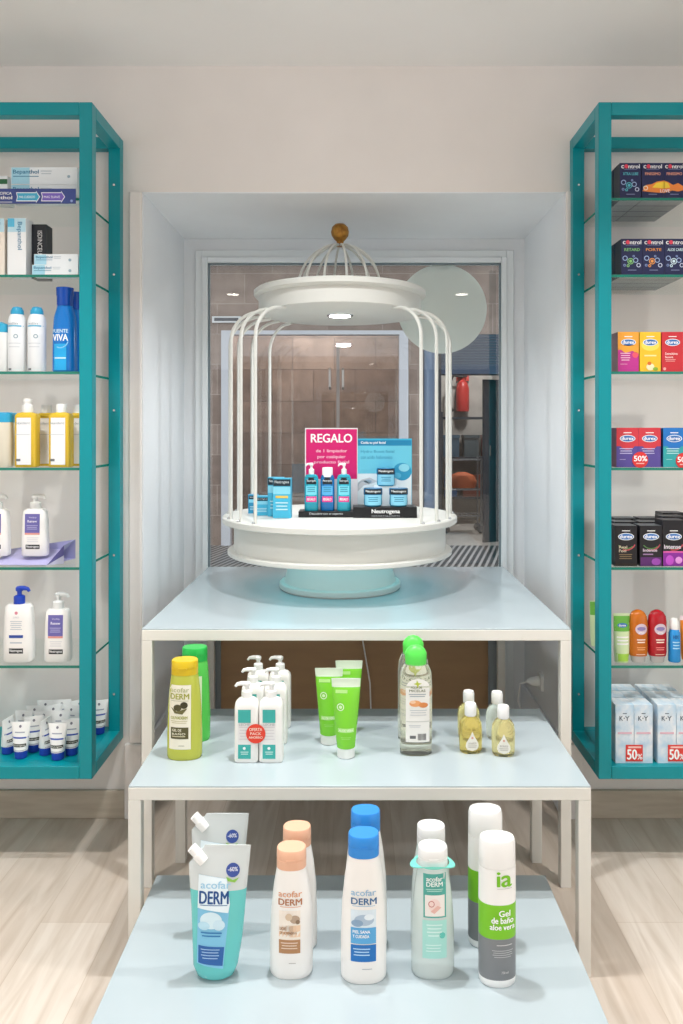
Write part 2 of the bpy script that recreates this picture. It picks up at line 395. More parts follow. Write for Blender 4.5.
# glass strip with its blue light put into the colour, storeroom, shutter
b = MB(); b.box(fx(424), fx(436), FY + .05, FY + .07, 0, fz(334), mat('#7F9BBE', .15)); b.box(fx(422), fx(424), FY - .03, FY + .1, 0, fz(334), mat('#39424E', .4)); b.box(fx(436), fx(441), FY - .03, FY + .15, 0, fz(334), mat('#232A33', .4)); struct(b, 'window_2')
b = MB(); NAVY = mat('#23405F', .45, name='navy_paint')
b.box(fx(441), fx(505), FY - .02, FY + .25, fz(374), fz(366), NAVY)
for i in range(12): z = fz(366) + i * (fz(334) - fz(366)) / 12; b.box(fx(441), fx(505), FY + .0, FY + .05 + .02 * (i % 2), z, z + .02, mat('#41566C', .4)); b.box(fx(441), fx(505), FY + .03, FY + .06, z, z + .034, NAVY)
o = b.build('roller_shutter'); tag(o, 'dark blue roller shutter box above the storeroom opening seen through the glass', 'shutter')
b = MB(); SW = noisy('storeroom_paint', '#C9C6BF', '#B5B2AC', 4, .8); b.box(fx(441) - .1, fx(505) + .4, FY + 2.6, FY + 2.7, 0, 3.3, SW); b.box(fx(441) - .1, fx(441), FY + .3, FY + 2.6, 0, 3.3, mat('#2E3338', .6)); b.box(fx(505) + .3, fx(505) + .4, FY + .3, FY + 2.6, 0, 3.3, SW)
b.box(fx(441), fx(505) + .3, FY, FY + 2.6, -.05, 0, mat('#B9B6B0', .4)); struct(b, 'storeroom_wall')
b = MB(); b.box(0, .45, -.02, .02, 0, fz(378) , mat('#26323F', .4)); o = b.build('door_2', loc=(fx(487), FY + .25, 0)); o.rotation_euler = (0, 0, R_(28)); tag(o, kind='structure')
b = MB(); b.box(.05, .07, -.05, -.02, 1.0, 1.12, STEEL); b.build('door_handle', o)
# fire extinguisher on the storeroom wall
ex = thing('fire_extinguisher', 'red fire extinguisher hanging on the storeroom wall beyond the window', 'extinguisher', (X(463, 11.45), 11.5, Z(412, 11.5)))
RED = mat('#C63A36', .35)
MB().lathe([(.02, 0), (.09, .01), (.095, .05), (.095, .34), (.07, .42), (.03, .46), (.03, .5)], RED, 24).build('body', ex)
MB().tube([(0, -.03, .5), (-.14, -.06, .52), (-.22, -.06, .35), (-.2, -.06, .1), (-.14, -.06, .01)], .018, mat('#2A2A2A', .5)).build('hose', ex)
MB().box(-.05, .06, -.04, .03, .5, .56, mat('#2A2A2A', .5)).build('valve', ex)
o = MB().box(-.09, .09, 0, .02, 0, .3, mat('#D4514B', .5), ).build('fire_sign'); o.location = (X(463, 11.55), 11.57, Z(381, 11.55)); tag(o, 'red safety sign above the fire extinguisher', 'sign')
MB().box(-.05, .05, -.004, 0, .08, .22, WHITE).build('pictogram', o)
# shelving with crates and a trolley
sh = thing('storage_rack', 'dark metal storage rack in the storeroom beyond the glass', 'rack', (X(470, 11.2), 11.2, 0))
DK = mat('#3A4550', .5)
for sx in (-.42, .42):
    for sy in (-.18, .18): MB().box(sx - .02, sx + .02, sy - .02, sy + .02, 0, 1.55, DK).build('post', sh)
for z in (.35, .9, 1.45): MB().box(-.44, .44, -.2, .2, z, z + .03, DK).build('shelf', sh)
k = 0
for z, its in ((.38, (('#3A6EA5', -.3, .2), ('#8A4B3C', .0, .24), ('#B85C38', .28, .18))), (.93, (('#4F6F86', -.28, .22), ('#5B6B72', 0, .2), ('#A23A3E', .27, .2)))):
    for c, x, s_ in its:
        o = MB().box(-s_ / 2, s_ / 2, -.15, .12, 0, .3, mat(c, .6)).box(-s_ / 2 - .01, s_ / 2 + .01, -.16, .13, .26, .3, mat(c, .4)).build('storage_crate', loc=(X(470, 11.2) + x, 11.2, z))
        nm = [['blue', 'brown', 'rust orange'], ['grey blue', 'slate grey', 'dark red']][0 if z < .5 else 1][k % 3]
        tag(o, nm + ' crate on the ' + ('lower' if z < .5 else 'middle') + ' shelf of the storeroom rack', 'crate', 'crates on the storeroom rack'); k += 1
tr = thing('trolley', 'wire trolley loaded with an orange bag in front of the storeroom rack', 'trolley', (X(462, 10.2), 10.2, 0))
for sx in (-.22, .22):
    for sy in (-.15, .15):
        MB().sphere((sx, sy, .05), .05, DK, 12).build('wheel', tr)
        MB().tube([(sx, sy, .05), (sx, sy, .95)], .012, mat('#8C9298', .3, .7)).build('post', tr)
b = MB()
for z in (.22, .55, .92):
    b.tube([(-.22, -.15, z), (.22, -.15, z), (.22, .15, z), (-.22, .15, z), (-.22, -.15, z)], .01, mat('#8C9298', .3, .7))
    for i in range(7): b.tube([(-.22 + i * .073, -.15, z), (-.22 + i * .073, .15, z)], .005, mat('#8C9298', .3, .7))
b.build('basket', tr)
o = MB().loft([(0, .16, .1, 3), (.08, .19, .12, 2.5), (.16, .15, .1, 2), (.2, .05, .04, 2)], mat('#D0693A', .6), 20).build('orange_bag', loc=(X(462, 10.2), 10.2, .565)); tag(o, 'orange bag lying on the wire trolley beyond the window', 'bag')
# small street sign on the left of the facade
o = MB().box(-.16, .16, -.02, .02, -.035, .035, mat('#DCE4EA', .5)).build('wall_sign', loc=(fx(227), FY - .03, fz(320)));
tag(o, 'small white sign on the stone facade seen through the glass at upper left', 'sign')
d = Design(.01125, 0, 0); d.lines(-12, -1.6, 12, 2.4, 1, '#3A4654', 1, .8); d.build('lettering', o, flat_front(-.02))
PL = (('left', -2.2, 6.3, 3.3, 36), ('middle', .1, 6.3, 3.3, 36), ('right', 2.4, 6.3, 3.3, 36), ('lobby', -.5, 9.8, 3.3, 50), ('storeroom', 1.7, 10.3, 3.3, 30))  # unseen lights, added to brighten passage, lobby and storeroom beyond the glass
for lb, x, y, zz, en in PL:
    o = MB().lathe([(.14, -.02), (.14, 0)], mat('#F2F5FF', .5, emit=6), 24).build('added_ceiling_light', loc=(x, y, zz)); tag(o, 'added round white ceiling light beyond the window, the %s one' % lb, 'light', 'added ceiling lights beyond the window')
    l = bpy.data.lights.new('passage_fill_lamp', 'AREA'); l.shape = 'DISK'; l.size = .3; l.energy = en; l.color = (1, .97, .95)
    lo = bpy.data.objects.new('passage_fill_lamp', l); COL.objects.link(lo); lo.location = (0, 0, -.03); lo.parent = o

# ================================================================== CEILING DOWNLIGHTS
n = 0
for x, y, p, c, lb in DOWNLIGHTS:
    t_ = thing('ceiling_downlight', lb, 'light', (x, y, CEIL), 0, 'shop ceiling downlights')
    MB().lathe([(.055, -.004), (.075, -.006), (.08, 0)], WHITE, 32, caps=(False, False)).build('trim_ring', t_)
    MB().lathe([(.055, -.004), (.055, -.002)], mat('#FFF8EE', .5, emit=8), 32).build('diffuser', t_)
    l = bpy.data.lights.new('downlight_lamp', 'AREA'); l.shape = 'DISK'; l.size = .08; l.energy = p; l.color = c; l.spread = R_(112)
    lo = bpy.data.objects.new('downlight_lamp', l); COL.objects.link(lo); lo.location = (0, 0, -.012); lo.parent = t_

# ================================================================== DISPLAY TABLES
def table(label, cx, wd, y0, y1, h):
    t_ = thing('display_table', label, 'table', (cx, (y0 + y1) / 2, 0), 0, 'nested white display tables')
    hw, hd, q = wd / 2, (y1 - y0) / 2, .030
    for sx in (-1, 1):
        for sy in (-1, 1):
            x, y = sx * (hw - q / 2), sy * (hd - q / 2)
            MB().box(x - q/2, x + q/2, y - q/2, y + q/2, 0, h - .004 - q, FRAMEW).build('leg', t_, .0015)
    b = MB(); z0, z1 = h - .004 - q, h - .004
    b.box(-hw, hw, -hd, -hd + q, z0, z1, FRAMEW); b.box(-hw, hw, hd - q, hd, z0, z1, FRAMEW); b.box(-hw, -hw + q, -hd + q, hd - q, z0, z1, FRAMEW); b.box(hw - q, hw, -hd + q, hd - q, z0, z1, FRAMEW)
    b.build('frame', t_, .0015)
    MB().box(-hw + .001, hw - .001, -hd + .001, hd - .001, h - .004, h, TOPW).build('tabletop', t_, .001)
    return t_
Z1, Z2, Z3 = .736, .454, .185
table('tallest white display table, carrying the round cage stand', .004, 1.22, 2.27, 3.30, Z1)
table('middle height white display table holding olive, white, green and amber toiletries', .011, 1.10, 1.90, 2.43, Z2)
table('lowest white display table in front holding refill pouches and large bottles', -.0098, .975, 1.475, 2.005, Z3)

# ================================================================== BIRDCAGE STAND
CX, CY = -.054, 2.88
cg = thing('cage_stand', 'round cream birdcage display stand with domed top on the tallest table', 'display stand', (CX, CY, Z1))
o_ = lambda z: z - Z1
MB().lathe([(.210, 0), (.210, .003), (.217, .005), (.217, .020), (.214, .023), (.200, .024), (.193, .05), (.186, .09), (.184, o_(.863))], CREAM).build('foot', cg)
MB().lathe([(.396, o_(.863)), (.40, o_(.866)), (.40, o_(.877)), (.396, o_(.880)), (.378, o_(.880)), (.378, o_(.973)), (.414, o_(.973)), (.418, o_(.977)), (.418, o_(.993)), (.414, o_(.997)), (.001, o_(.997))], CREAM, 96).build('drum', cg)
MB().loft([(o_(.8605), .335, .335, 2), (o_(.8628), .335, .335, 2)], mat('#8FE4EC', .5, emit=.6, name='led_strip'), 64).build('light_strip', cg)
MB().lathe([(.287, o_(1.713)), (.291, o_(1.716)), (.291, o_(1.770)), (.303, o_(1.773)), (.308, o_(1.779)), (.308, o_(1.793)), (.300, o_(1.799)), (.001, o_(1.803))], CREAM, 96).build('canopy_ring', cg)
MB().lathe([(.040, o_(1.7095)), (.046, o_(1.7095)), (.048, o_(1.713))], STEEL, 32).build('lamp_bezel', cg)
MB().lathe([(.038, o_(1.7080)), (.038, o_(1.7094))], mat('#FFFFFF', .5, emit=10), 32).build('spotlight', cg)
l = bpy.data.lights.new('cage_lamp', 'AREA'); l.shape = 'DISK'; l.size = .07; l.energy = 3; l.color = (.95, .98, 1)
lo = bpy.data.objects.new('cage_lamp', l); COL.objects.link(lo); lo.location = (0, 0, o_(1.700)); lo.parent = cg
for a in (-135, -121, -107, -93, -67, -54, -42, 42, 54, 67, 93):
    s_, c_ = math.sin(R_(a)), -math.cos(R_(a)); pts = [(.40 * s_, .40 * c_, o_(.995)), (.40 * s_, .40 * c_, o_(1.3)), (.40 * s_, .40 * c_, o_(1.605))]
    for i in range(1, 9):
        q = R_(90 * i / 8); rr = .40 - .115 * (1 - math.cos(q)); pts.append((rr * s_, rr * c_, o_(1.605) + .104 * math.sin(q)))
    pts.append((.27 * s_, .27 * c_, o_(1.711)))
    w_ = MB().tube(pts, .0058, CREAM, 8).build('cage_bar', cg)
    MB().sphere((.40 * s_ * 1.022, .40 * c_ * 1.022, o_(.999)), .0055, STEEL, 10).build('screw', w_)
for i in range(12):
    a = R_(i * 30 + 10); pts = []
    for j in range(11):
        q = R_(90 * j / 10); rr = .006 + .146 * math.cos(q) ** 1.0; pts.append((rr * math.cos(a), rr * math.sin(a), o_(1.798) + .167 * math.sin(q)))
    MB().tube(pts, .0042, CREAM, 8).build('dome_wire', cg)
GOLD = noisy('antique_gold', '#8A5B22', '#B98637', 60, .35); GOLD.node_tree.nodes['Principled BSDF'].inputs['Metallic'].default_value = .6
b = MB(); b.lathe([(.012, o_(1.960)), (.017, o_(1.964)), (.012, o_(1.972)), (.013, o_(1.978)), (.021, o_(1.986)), (.030, o_(1.999)), (.0325, o_(2.013)), (.029, o_(2.029)), (.018, o_(2.040)), (.001, o_(2.043))], GOLD, 32)
b.build('finial', cg)
# power cable that hangs from the stand behind the table, and the plug on the niche cheek
o = MB().tube([(X(363, 3.31), 3.318, .733), (X(359.5, 3.31), 3.318, .58), (X(363, 3.31), 3.318, .42), (X(370, 3.31), 3.318, .25), (X(372, 3.31), 3.318, .01)], .003, WHITE).build('power_cable'); tag(o, 'thin white power cable hanging down behind the tallest table', 'cable')
so = thing('wall_socket', 'white wall socket on the right cheek of the niche below the table top', 'socket', (NX1 - .004, 3.02, Z(683, 3.0)))
MB().loft([(0, .032, .032, 8), (.01, .030, .030, 8)], mat('#E7E7E4', .35), 32).build('face_plate', so).rotation_euler = (0, R_(-90), 0)
pl = thing('power_plug', 'white plug with a cord pushed into the wall socket', 'plug', (NX1 - .015, 3.02, Z(683, 3.0)))
b = MB().loft([(0, .018, .018, 3), (.03, .015, .015, 2.5), (.045, .007, .007, 2)], WHITE, 20).build('plug_body', pl); b.rotation_euler = (0, R_(-90), 0)
MB().tube([(-.04, 0, 0), (-.07, 0, -.01), (-.075, .02, -.08), (-.03, .08, -.2), (-.02, .15, -.35), (-.02, .2, -.47)], .003, WHITE).build('cord', pl)

# ================================================================== DISPLAY INSIDE THE CAGE
ZC = .9975
k = 2.80 / F
bd = thing('counter_display', 'cardboard counter display with black plinth and blue back card inside the cage', 'display', (X(357.5, 2.80), 2.80, ZC))
BLK = mat('#17181A', .4)
def rx_(p): return (p - 357.5) * k
b = MB(); b.box(rx_(299), rx_(353), -.03, .06, 0, .020, BLK); b.box(rx_(353), rx_(416), -.045, .06, 0, .037, BLK); b.build('plinth', bd, .001)
d = Design(k, 357.5, Z and 517.0); d.text('Descubre con el experto', 310, 512.3, 343, 514.9, '#D8DDE0', bold=0); d.build('plinth_print', bd, flat_front(-.03))
d = Design(k, 357.5, 517.0); d.text('Neutrogena', 371.5, 508.6, 399, 513.6, '#F4F4F4', bold=.02); d.text('DERMATOLOGISTS', 371.5, 514.6, 399, 515.8, '#BFC3C6', bold=0); d.build('plinth_lettering', bd, flat_front(-.045))
b = MB(); b.box(rx_(353), rx_(413), .052, .058, .03, .272, mat('#3FB3D6', .45)); b.build('back_card', bd)
d = Design(k, 357.5, 514); 
d.rect(357.8, 438, 412.5, 443.5, '#1C86B4', 0); d.text('Cuida tu piel facial', 361, 439.2, 386, 442.3, '#FFFFFF', 1)
d.rect(357.8, 443.5, 412.5, 472, '#6CCBE4', 0); d.text('Hydro Boost facial', 361, 448, 395, 451.5, '#2C8DB4', 1, 0); d.text('con acido hialuronico', 361, 453.5, 393, 457, '#2C8DB4', 1, 0)
d.rect(357.8, 472, 412.5, 506, '#E8F3F7', 0); d.disc(403, 470, 9.5, '#2E9CC6', 1, 9); d.disc(405, 466, 5.5, '#8FD9EC', 2, 4); d.disc(398, 474, 4, '#56B7D9', 2, 3)
d.poly([(353, 485), (362, 478), (370, 476), (378, 480), (372, 482), (364, 484), (358, 490)], '#C9CDD2', 1); d.disc(368, 480, 4, '#9FB5C4', 2, 2); d.ring(364, 486, 7, 1.2, '#AAB6BF', 2, a0=180, a1=330)
d.build('card_print', bd, flat_front(.052))
b = MB(); b.box(rx_(374), rx_(398), .0, .05, .037, .105, mat('#E8F3F7', .4)); b.build('riser', bd)
# pink sign behind the three cleansers
sg = thing('promotion_sign', 'bright pink gift sign reading REGALO standing in the cage', 'sign', (X(331.3, 2.84), 2.842, ZC + .0205))
ks = 2.84 / F
MB().box(-26.4 * ks, 26.4 * ks, 0, .003, .0, 81.5 * ks, mat('#F3EDF0', .5)).build('panel', sg)
d = Design(ks, 331.3, 510.5); d.rect(306.0, 430.2, 357.0, 480, '#D81B72', 0)
d.text('REGALO', 311, 435, 352, 443.5, '#FFFFFF', 1, .014); d.text('de 1 limpiador', 316, 450.5, 347, 454.2, '#F7C9DC'); d.text('por cualquier', 317.5, 456.2, 345.5, 460.2, '#F7C9DC'); d.text('producto facial', 314, 461.6, 349, 465.4, '#F7C9DC')
d.build('sign_print', sg, flat_front(0))

NEU_T = mat('#2FB4D2', .25, name='aqua_plastic'); NB = mat('#1C8FC0', .25)
def pump_head(parent, z, m, r=.012, hh=.03, side=-1, ln=.03, name='pump', lock=.4):
    """screw collar, stem and a spout head that points to one side"""
    b = MB(); b.lathe([(r, z), (r, z + hh * .45), (r * .8, z + hh * .5), (r * .42, z + hh * .55), (r * .42, z + hh * .8)], m, 24)
    b.lathe([(r * .62, z + hh * .78), (r * .68, z + hh * .82), (r * .68, z + hh * .98), (r * .45, z + hh * 1.06)], m, 20)
    b.tube([(0, 0, z + hh * .93), (side * ln * .5, 0, z + hh * .95), (side * ln * .85, 0, z + hh * .9), (side * ln, 0, z + hh * .74)], r * .35, m, 10, rs=[r * .5, r * .42, r * .34, r * .26])
    return b.build(name, parent)

# three cleansers on the left of the plinth
def cleanser(x, label, pump, col, pct):
    t_ = thing('cleanser_bottle', label, 'bottle', (x, 2.80, ZC + .0205), 0, 'aqua cleansers in the cage display')
    secs = [(0, .022, .014, 3), (.004, .0245, .016, 3), (.114, .0245, .016, 3), (.125, .020, .014, 2.6), (.128, .010, .010, 2)]
    MB().loft(secs, mat(col, .22, trans=.25), 32).build('body', t_)
    if pump: pump_head(t_, .127, WHITE, .0095, .038, -1 if pump == 1 else 1, .020)
    else: MB().lathe([(.0185, .118), (.0185, .148), (.017, .151), (.001, .152)], WHITE, 28).build('cap', t_)
    d = Design(k, 0, 0, .01); d.rect(-5.4, -34, 5.4, -8.6, col, -.4); d.rect(-5, -33.5, 5, -26.5, '#16222B', 0); d.text('Neutrogena', -4.4, -31.2, 4.4, -28.6, '#E8F2F6', 1, 0)
    d.rect(-5.2, -25, 5.2, -16, '#7AD6E6' if col != '#1F7FC6' else '#5BB2E2', 0); d.lines(-4, -24, 4, -18, 3, '#2E87A8')
    d.rect(-5.2, -14.5, 5.2, -9, '#E33A8C', 1); d.text('REGALO', -4, -13, 4, -10.5, '#FFFFFF', 2); d.build('front_label', t_, wrap(secs))
    return t_
cleanser(X(311.5, 2.8), 'aqua pump cleanser at the left end of the cage display', 1, '#2FB6CE', 0)
cleanser(X(327.5, 2.8), 'blue cleanser with a white screw cap between the two pump bottles', 0, '#1F7FC6', 0)
cleanser(X(344, 2.8), 'aqua pump cleanser beside the blue back card of the display', 1, '#35BDD6', 0)
# jars
def jar(x, y, z, label, first=[None]):
    if first[0]: return dup(first[0], (x, y, z), label)
    t_ = thing('cream_jar', label, 'jar', (x, y, z), 0, 'blue cream jars on the display')
    MB().lathe([(.026, 0), (.031, .004), (.032, .01), (.031, .040)], mat('#4CB9E0', .12, trans=.3), 40).build('body', t_)
    MB().lathe([(.0325, .040), (.033, .043), (.033, .060), (.031, .063), (.001, .0635)], mat('#1E6E9E', .25), 40).build('lid', t_)
    secs = [(0, .0335, .0335, 2), (.07, .0335, .0335, 2)]
    d = Design(k, 0, 0, .006); d.rect(-8.4, -17.4, 8.4, -12.4, '#151C22', 0); d.text('Neutrogena', -7.2, -16.4, 7.2, -13.6, '#F2F6F8', 1); d.rect(-8, -11.6, 8, -1.5, '#8AD3EC', 0); d.lines(-5, -9.5, 5, -4, 3, '#2F86AE')
    d.build('front_label', t_, wrap(secs)); first[0] = t_; return t_
jar(X(373, 2.79), 2.79, ZC + .0375, 'blue cream jar standing on the plinth above the brand lettering')
jar(X(398.5, 2.79), 2.79, ZC + .0375, 'blue cream jar at the right end of the plinth')
jar(X(385.8, 2.825), 2.825, ZC + .1055, 'blue cream jar raised above the other two')
# loose boxes on the left
def carton(name, label, cat, w_, d_, h_, loc, body, des=None, group=None, side=None, bottom=None, top=None, rotz=0):
    b = MB(); b.box(-w_/2, w_/2, 0, d_, 0, h_, body, mt=top or body, mb=bottom or body, ms=side or body)
    if des: des.put(b, flat_front(0))
    o = b.build(name, flat=True, loc=loc); o.rotation_euler = (0, 0, R_(rotz)); return tag(o, label, cat, group)
AQ = mat('#45B6D9', .35); AQ2 = mat('#2F93BD', .35)
def aq_box(w, h, n_): 
    d = Design(2.75 / F, 0, 0); d.rect(-w*.48, -h*.97, w*.48, -h*.80, '#1A2B38'); d.text('Neutrogena', -w*.4, -h*.94, w*.4, -h*.85, '#E8F2F6', 1, 0); d.rect(-w*.48, -h*.78, w*.48, -h*.6, '#8BD5EA')
    if n_: d.rect(-w*.35, -h*.56, w*.35, -h*.5, '#E8C35A', 1)
    d.lines(-w*.35, -h*.4, w*.35, -h*.15, 3, '#BFE8F3'); return d
carton('cream_box', 'tall aqua carton with a yellow line at the left of the cage', 'box', .061, .035, .137, (X(281.8, 2.745), 2.745, ZC), AQ, aq_box(18, 40, 1), 'aqua cartons at the left of the cage', rotz=-4)
carton('cream_box', 'tall aqua carton tucked behind the one with a yellow line', 'box', .055, .03, .137, (X(275.5, 2.80), 2.80, ZC), AQ, aq_box(16, 40, 0), 'aqua cartons at the left of the cage', rotz=-4)
carton('cream_box', 'short aqua carton nearest the left bars of the cage', 'box', .050, .045, .068, (X(262, 2.83), 2.83, ZC), AQ, aq_box(14, 19, 0), 'aqua cartons at the left of the cage', rotz=3)
carton('cream_box', 'short aqua carton half hidden behind the leftmost bars', 'box', .035, .04, .068, (X(253, 2.90), 2.90, ZC), AQ2, aq_box(9, 19, 0), 'aqua cartons at the left of the cage', rotz=3)

# ================================================================== MIDDLE TABLE
def oval_cap(parent, z, rx, ry, h, col, e=2.3):
    m = mat(col, .35); b = MB()
    b.loft([(z, rx, ry, e), (z + h*.45, rx, ry, e), (z + h*.46, rx*.975, ry*.975, e), (z + h*.50, rx*.975, ry*.975, e), (z + h*.51, rx, ry, e), (z + h*.94, rx*.985, ry*.985, e), (z + h, rx*.93, ry*.93, e)], m, 36)
    b.box(-rx*.3, rx*.3, -ry*1.03, -ry*.9, z + h*.44, z + h*.56, m)
    return b.build('cap', parent)
def shampoo(label, cat, x, D, tbl, h, r, capr, caph, bodym, capc, des=None, group=None, ryk=.72, sh=.7, rotz=0):
    """tapering oval bottle with flip cap; D is the depth of its centre"""
    t_ = thing('shampoo_bottle', label, cat, (X(x, D), D, tbl), rotz, group); hb = h - caph
    secs = [(0, r*.93, r*ryk*.93, 2.3), (.004, r*.99, r*ryk*.99, 2.3), (.012, r, r*ryk, 2.3), (hb*.3, r, r*ryk, 2.3), (hb*.6, r*.95, r*ryk*.95, 2.3), (hb*.82, lerp(capr, r, .45), lerp(capr*.85, r*ryk, .45), 2.3), (hb - .008, capr*1.02, capr*.86, 2.3), (hb, capr*.97, capr*.82, 2.3)]
    MB().loft(secs, bodym, 48).build('body', t_)
    oval_cap(t_, hb, capr, capr*.85, caph, capc)
    if des: des.build('front_label', t_, wrap(secs))
    return t_
# olive bottle
k2 = 2.045 / F
d = Design(k2, 184.8, 761.5, .008)
d.rect(171, 686, 193.3, 750, '#EFEBD8'); d.text('acofar', 172.5, 688.5, 191.5, 693, '#B9BC8A', 1); d.text('DERM', 172.5, 694.5, 191.5, 700, '#A5A936', 1, .014); d.lines(173, 701.5, 191, 702.5, 1, '#9A9C80')
d.disc(180, 708.5, 4.2, '#4E4A2C', 1, 3.2); d.disc(186.5, 706, 3.8, '#3D3A22', 1, 3.4); d.poly([(173, 708), (179, 712), (190, 709), (185, 715), (177, 714)], '#6E6A40', 2)
d.text('OLIVADERM', 173, 717, 190, 720, '#A5A936', 1); d.lines(173, 721.5, 190, 725, 2, '#C5BD8E')
d.rect(173, 728, 191, 739.5, '#57532F', 1); d.text('GEL DE', 174.5, 729.5, 184, 732, '#EDE8D0', 2); d.text('BAÑO', 174.5, 733, 188, 735.5, '#EDE8D0', 2); d.lines(174.5, 736.5, 188, 738.5, 1, '#D8D2B0', 2); d.lines(181, 746, 187, 747.5, 1, '#9A9C80')
OL = mat('#C3C84E', .25, trans=.08, name='olive_gel'); GRN = mat('#5CD257', .25, trans=.05, name='green_gel')
shampoo('olive green bath gel with a yellow cap on the middle table', 'bottle', 184.8, 2.076, Z2, .252, .0447, .034, .036, OL, '#D8B81C', d, 'large gels on the middle table', sh=.8)
d = Design(2.16 / F, 195, 738, .008); d.rect(186, 672, 204, 726, '#DDEFC9')
shampoo('bright green bath gel with a green cap behind the olive bottle', 'bottle', 194.8, 2.195, Z2, .252, .0420, .034, .036, GRN, '#22B34A', d, 'large gels on the middle table')

# white pump lotions: two columns, three rows
def lotion(label, x, y, side, first=[None], sticker=False):
    t_ = thing('lotion_bottle', label, 'bottle', (x, y, Z2), 0, 'white pump lotions on the middle table')
    secs = [(0, .028, .019, 5), (.003, .0305, .0215, 5), (.008, .0308, .022, 5), (.138, .0308, .022, 5), (.150, .029, .021, 4), (.158, .022, .017, 3), (.162, .013, .013, 2)]
    MB().loft(secs, mat('#F1EFEA', .3, name='white_bottle'), 48).build('body', t_)
    pump_head(t_, .161, WHITE, .013, .037, side, .030)
    kk = 2.01 / F; d = Design(kk, 247, 763, .01)
    d.rect(238.7, 708.6, 252.0, 758.5, '#ECE9E6'); d.rect(238.9, 708.8, 251.8, 722, '#3FB0A8', 1); d.text('LECHE', 240, 722.5, 251, 725, '#B9BEC0', 2); d.lines(240, 726, 251, 741, 5, '#D9D4D4', 1, .3)
    d.rect(238.9, 744, 251.8, 758.3, '#3FB0A8', 1); d.disc(245.3, 747.7, 1.5, '#F4FAF8', 2); d.lines(241.5, 751, 249.5, 755, 2, '#D3EEE9', 2)
    d.build('front_label', t_, wrap(secs)); return t_
rows = (('front', 2.052), ('middle', 2.172), ('back', 2.288)); cols = (('left', -.2765), ('right', -.2140))
for ri, (rn, y) in enumerate(rows):
    for ci, (cn, x) in enumerate(cols):
        t_ = lotion('white pump lotion, %s of the %s pair beside the green tubes' % (cn, rn), x, y, -1)
        if ri == 0 and ci == 1:
            d = Design(2.01 / F, 271.5, 763); d.disc(256.5, 732.8, 9.8, '#E8432E', 2); d.text('OFERTA', 250, 727, 263, 730, '#FFE9D8', 3, .01); d.text('PACK', 251, 731.4, 262, 734, '#FFE9D8', 3); d.text('AHORRO', 249.5, 735.4, 263.5, 737.6, '#FFE9D8', 3)
            st = d.build('offer_sticker', t_, flat_front(-.0225)); st['label'] = 'round red offer sticker'

# green gel tubes
GT = mat('#84DA3A', .22, trans=.1, name='green_tube'); GT2 = mat('#DDEBD5', .3, trans=.1)
def gel_tube(label, px, D, first=[None], rotz=0):
    loc = (X(px, D), D, Z2)
    if first[0]: return dup(first[0], loc, label, rotz)
    t_ = thing('gel_tube', label, 'tube', loc, rotz, 'green gel tubes on the middle table')
    MB().lathe([(.0205, 0), (.0225, .002), (.0228, .026)], mat('#ECEFEA', .35), 36).build('cap', t_)
    secs = [(.026, .0235, .0235, 2), (.05, .026, .0235, 2), (.10, .030, .019, 2), (.15, .034, .011, 2), (.180, .0365, .005, 2), (.186, .037, .0018, 2), (.202, .038, .0014, 2)]
    MB().loft(secs, GT, 40, mats=[GT, GT, GT, GT, GT2, GT2]).build('tube_body', t_)
    kk = 2.06 / F; d = Design(kk, 346, 759, .006)
    d.rect(335.5, 691.5, 347.5, 694.8, '#B5E58A', 0); d.ring(340.5, 708, 3.6, .8, '#E4F6D5', 0); d.disc(340.5, 708, 1.6, '#CDEDB2', 1); d.rect(338, 728.5, 354, 732.5, '#B5E58A', 0); d.text('ALOE VERA', 339, 729.4, 353, 731.6, '#F2FAEC', 1, 0); d.lines(341, 737, 351, 740, 2, '#93D45E', 0)
    d.build('front_label', t_, wrap(secs)); first[0] = t_; return t_
gel_tube('green gel tube at the front of the trio, standing on its white cap', 346, 2.076)
gel_tube('green gel tube on the left of the trio', 329, 2.165)
gel_tube('green gel tube at the back of the trio, mostly hidden', 349, 2.235)

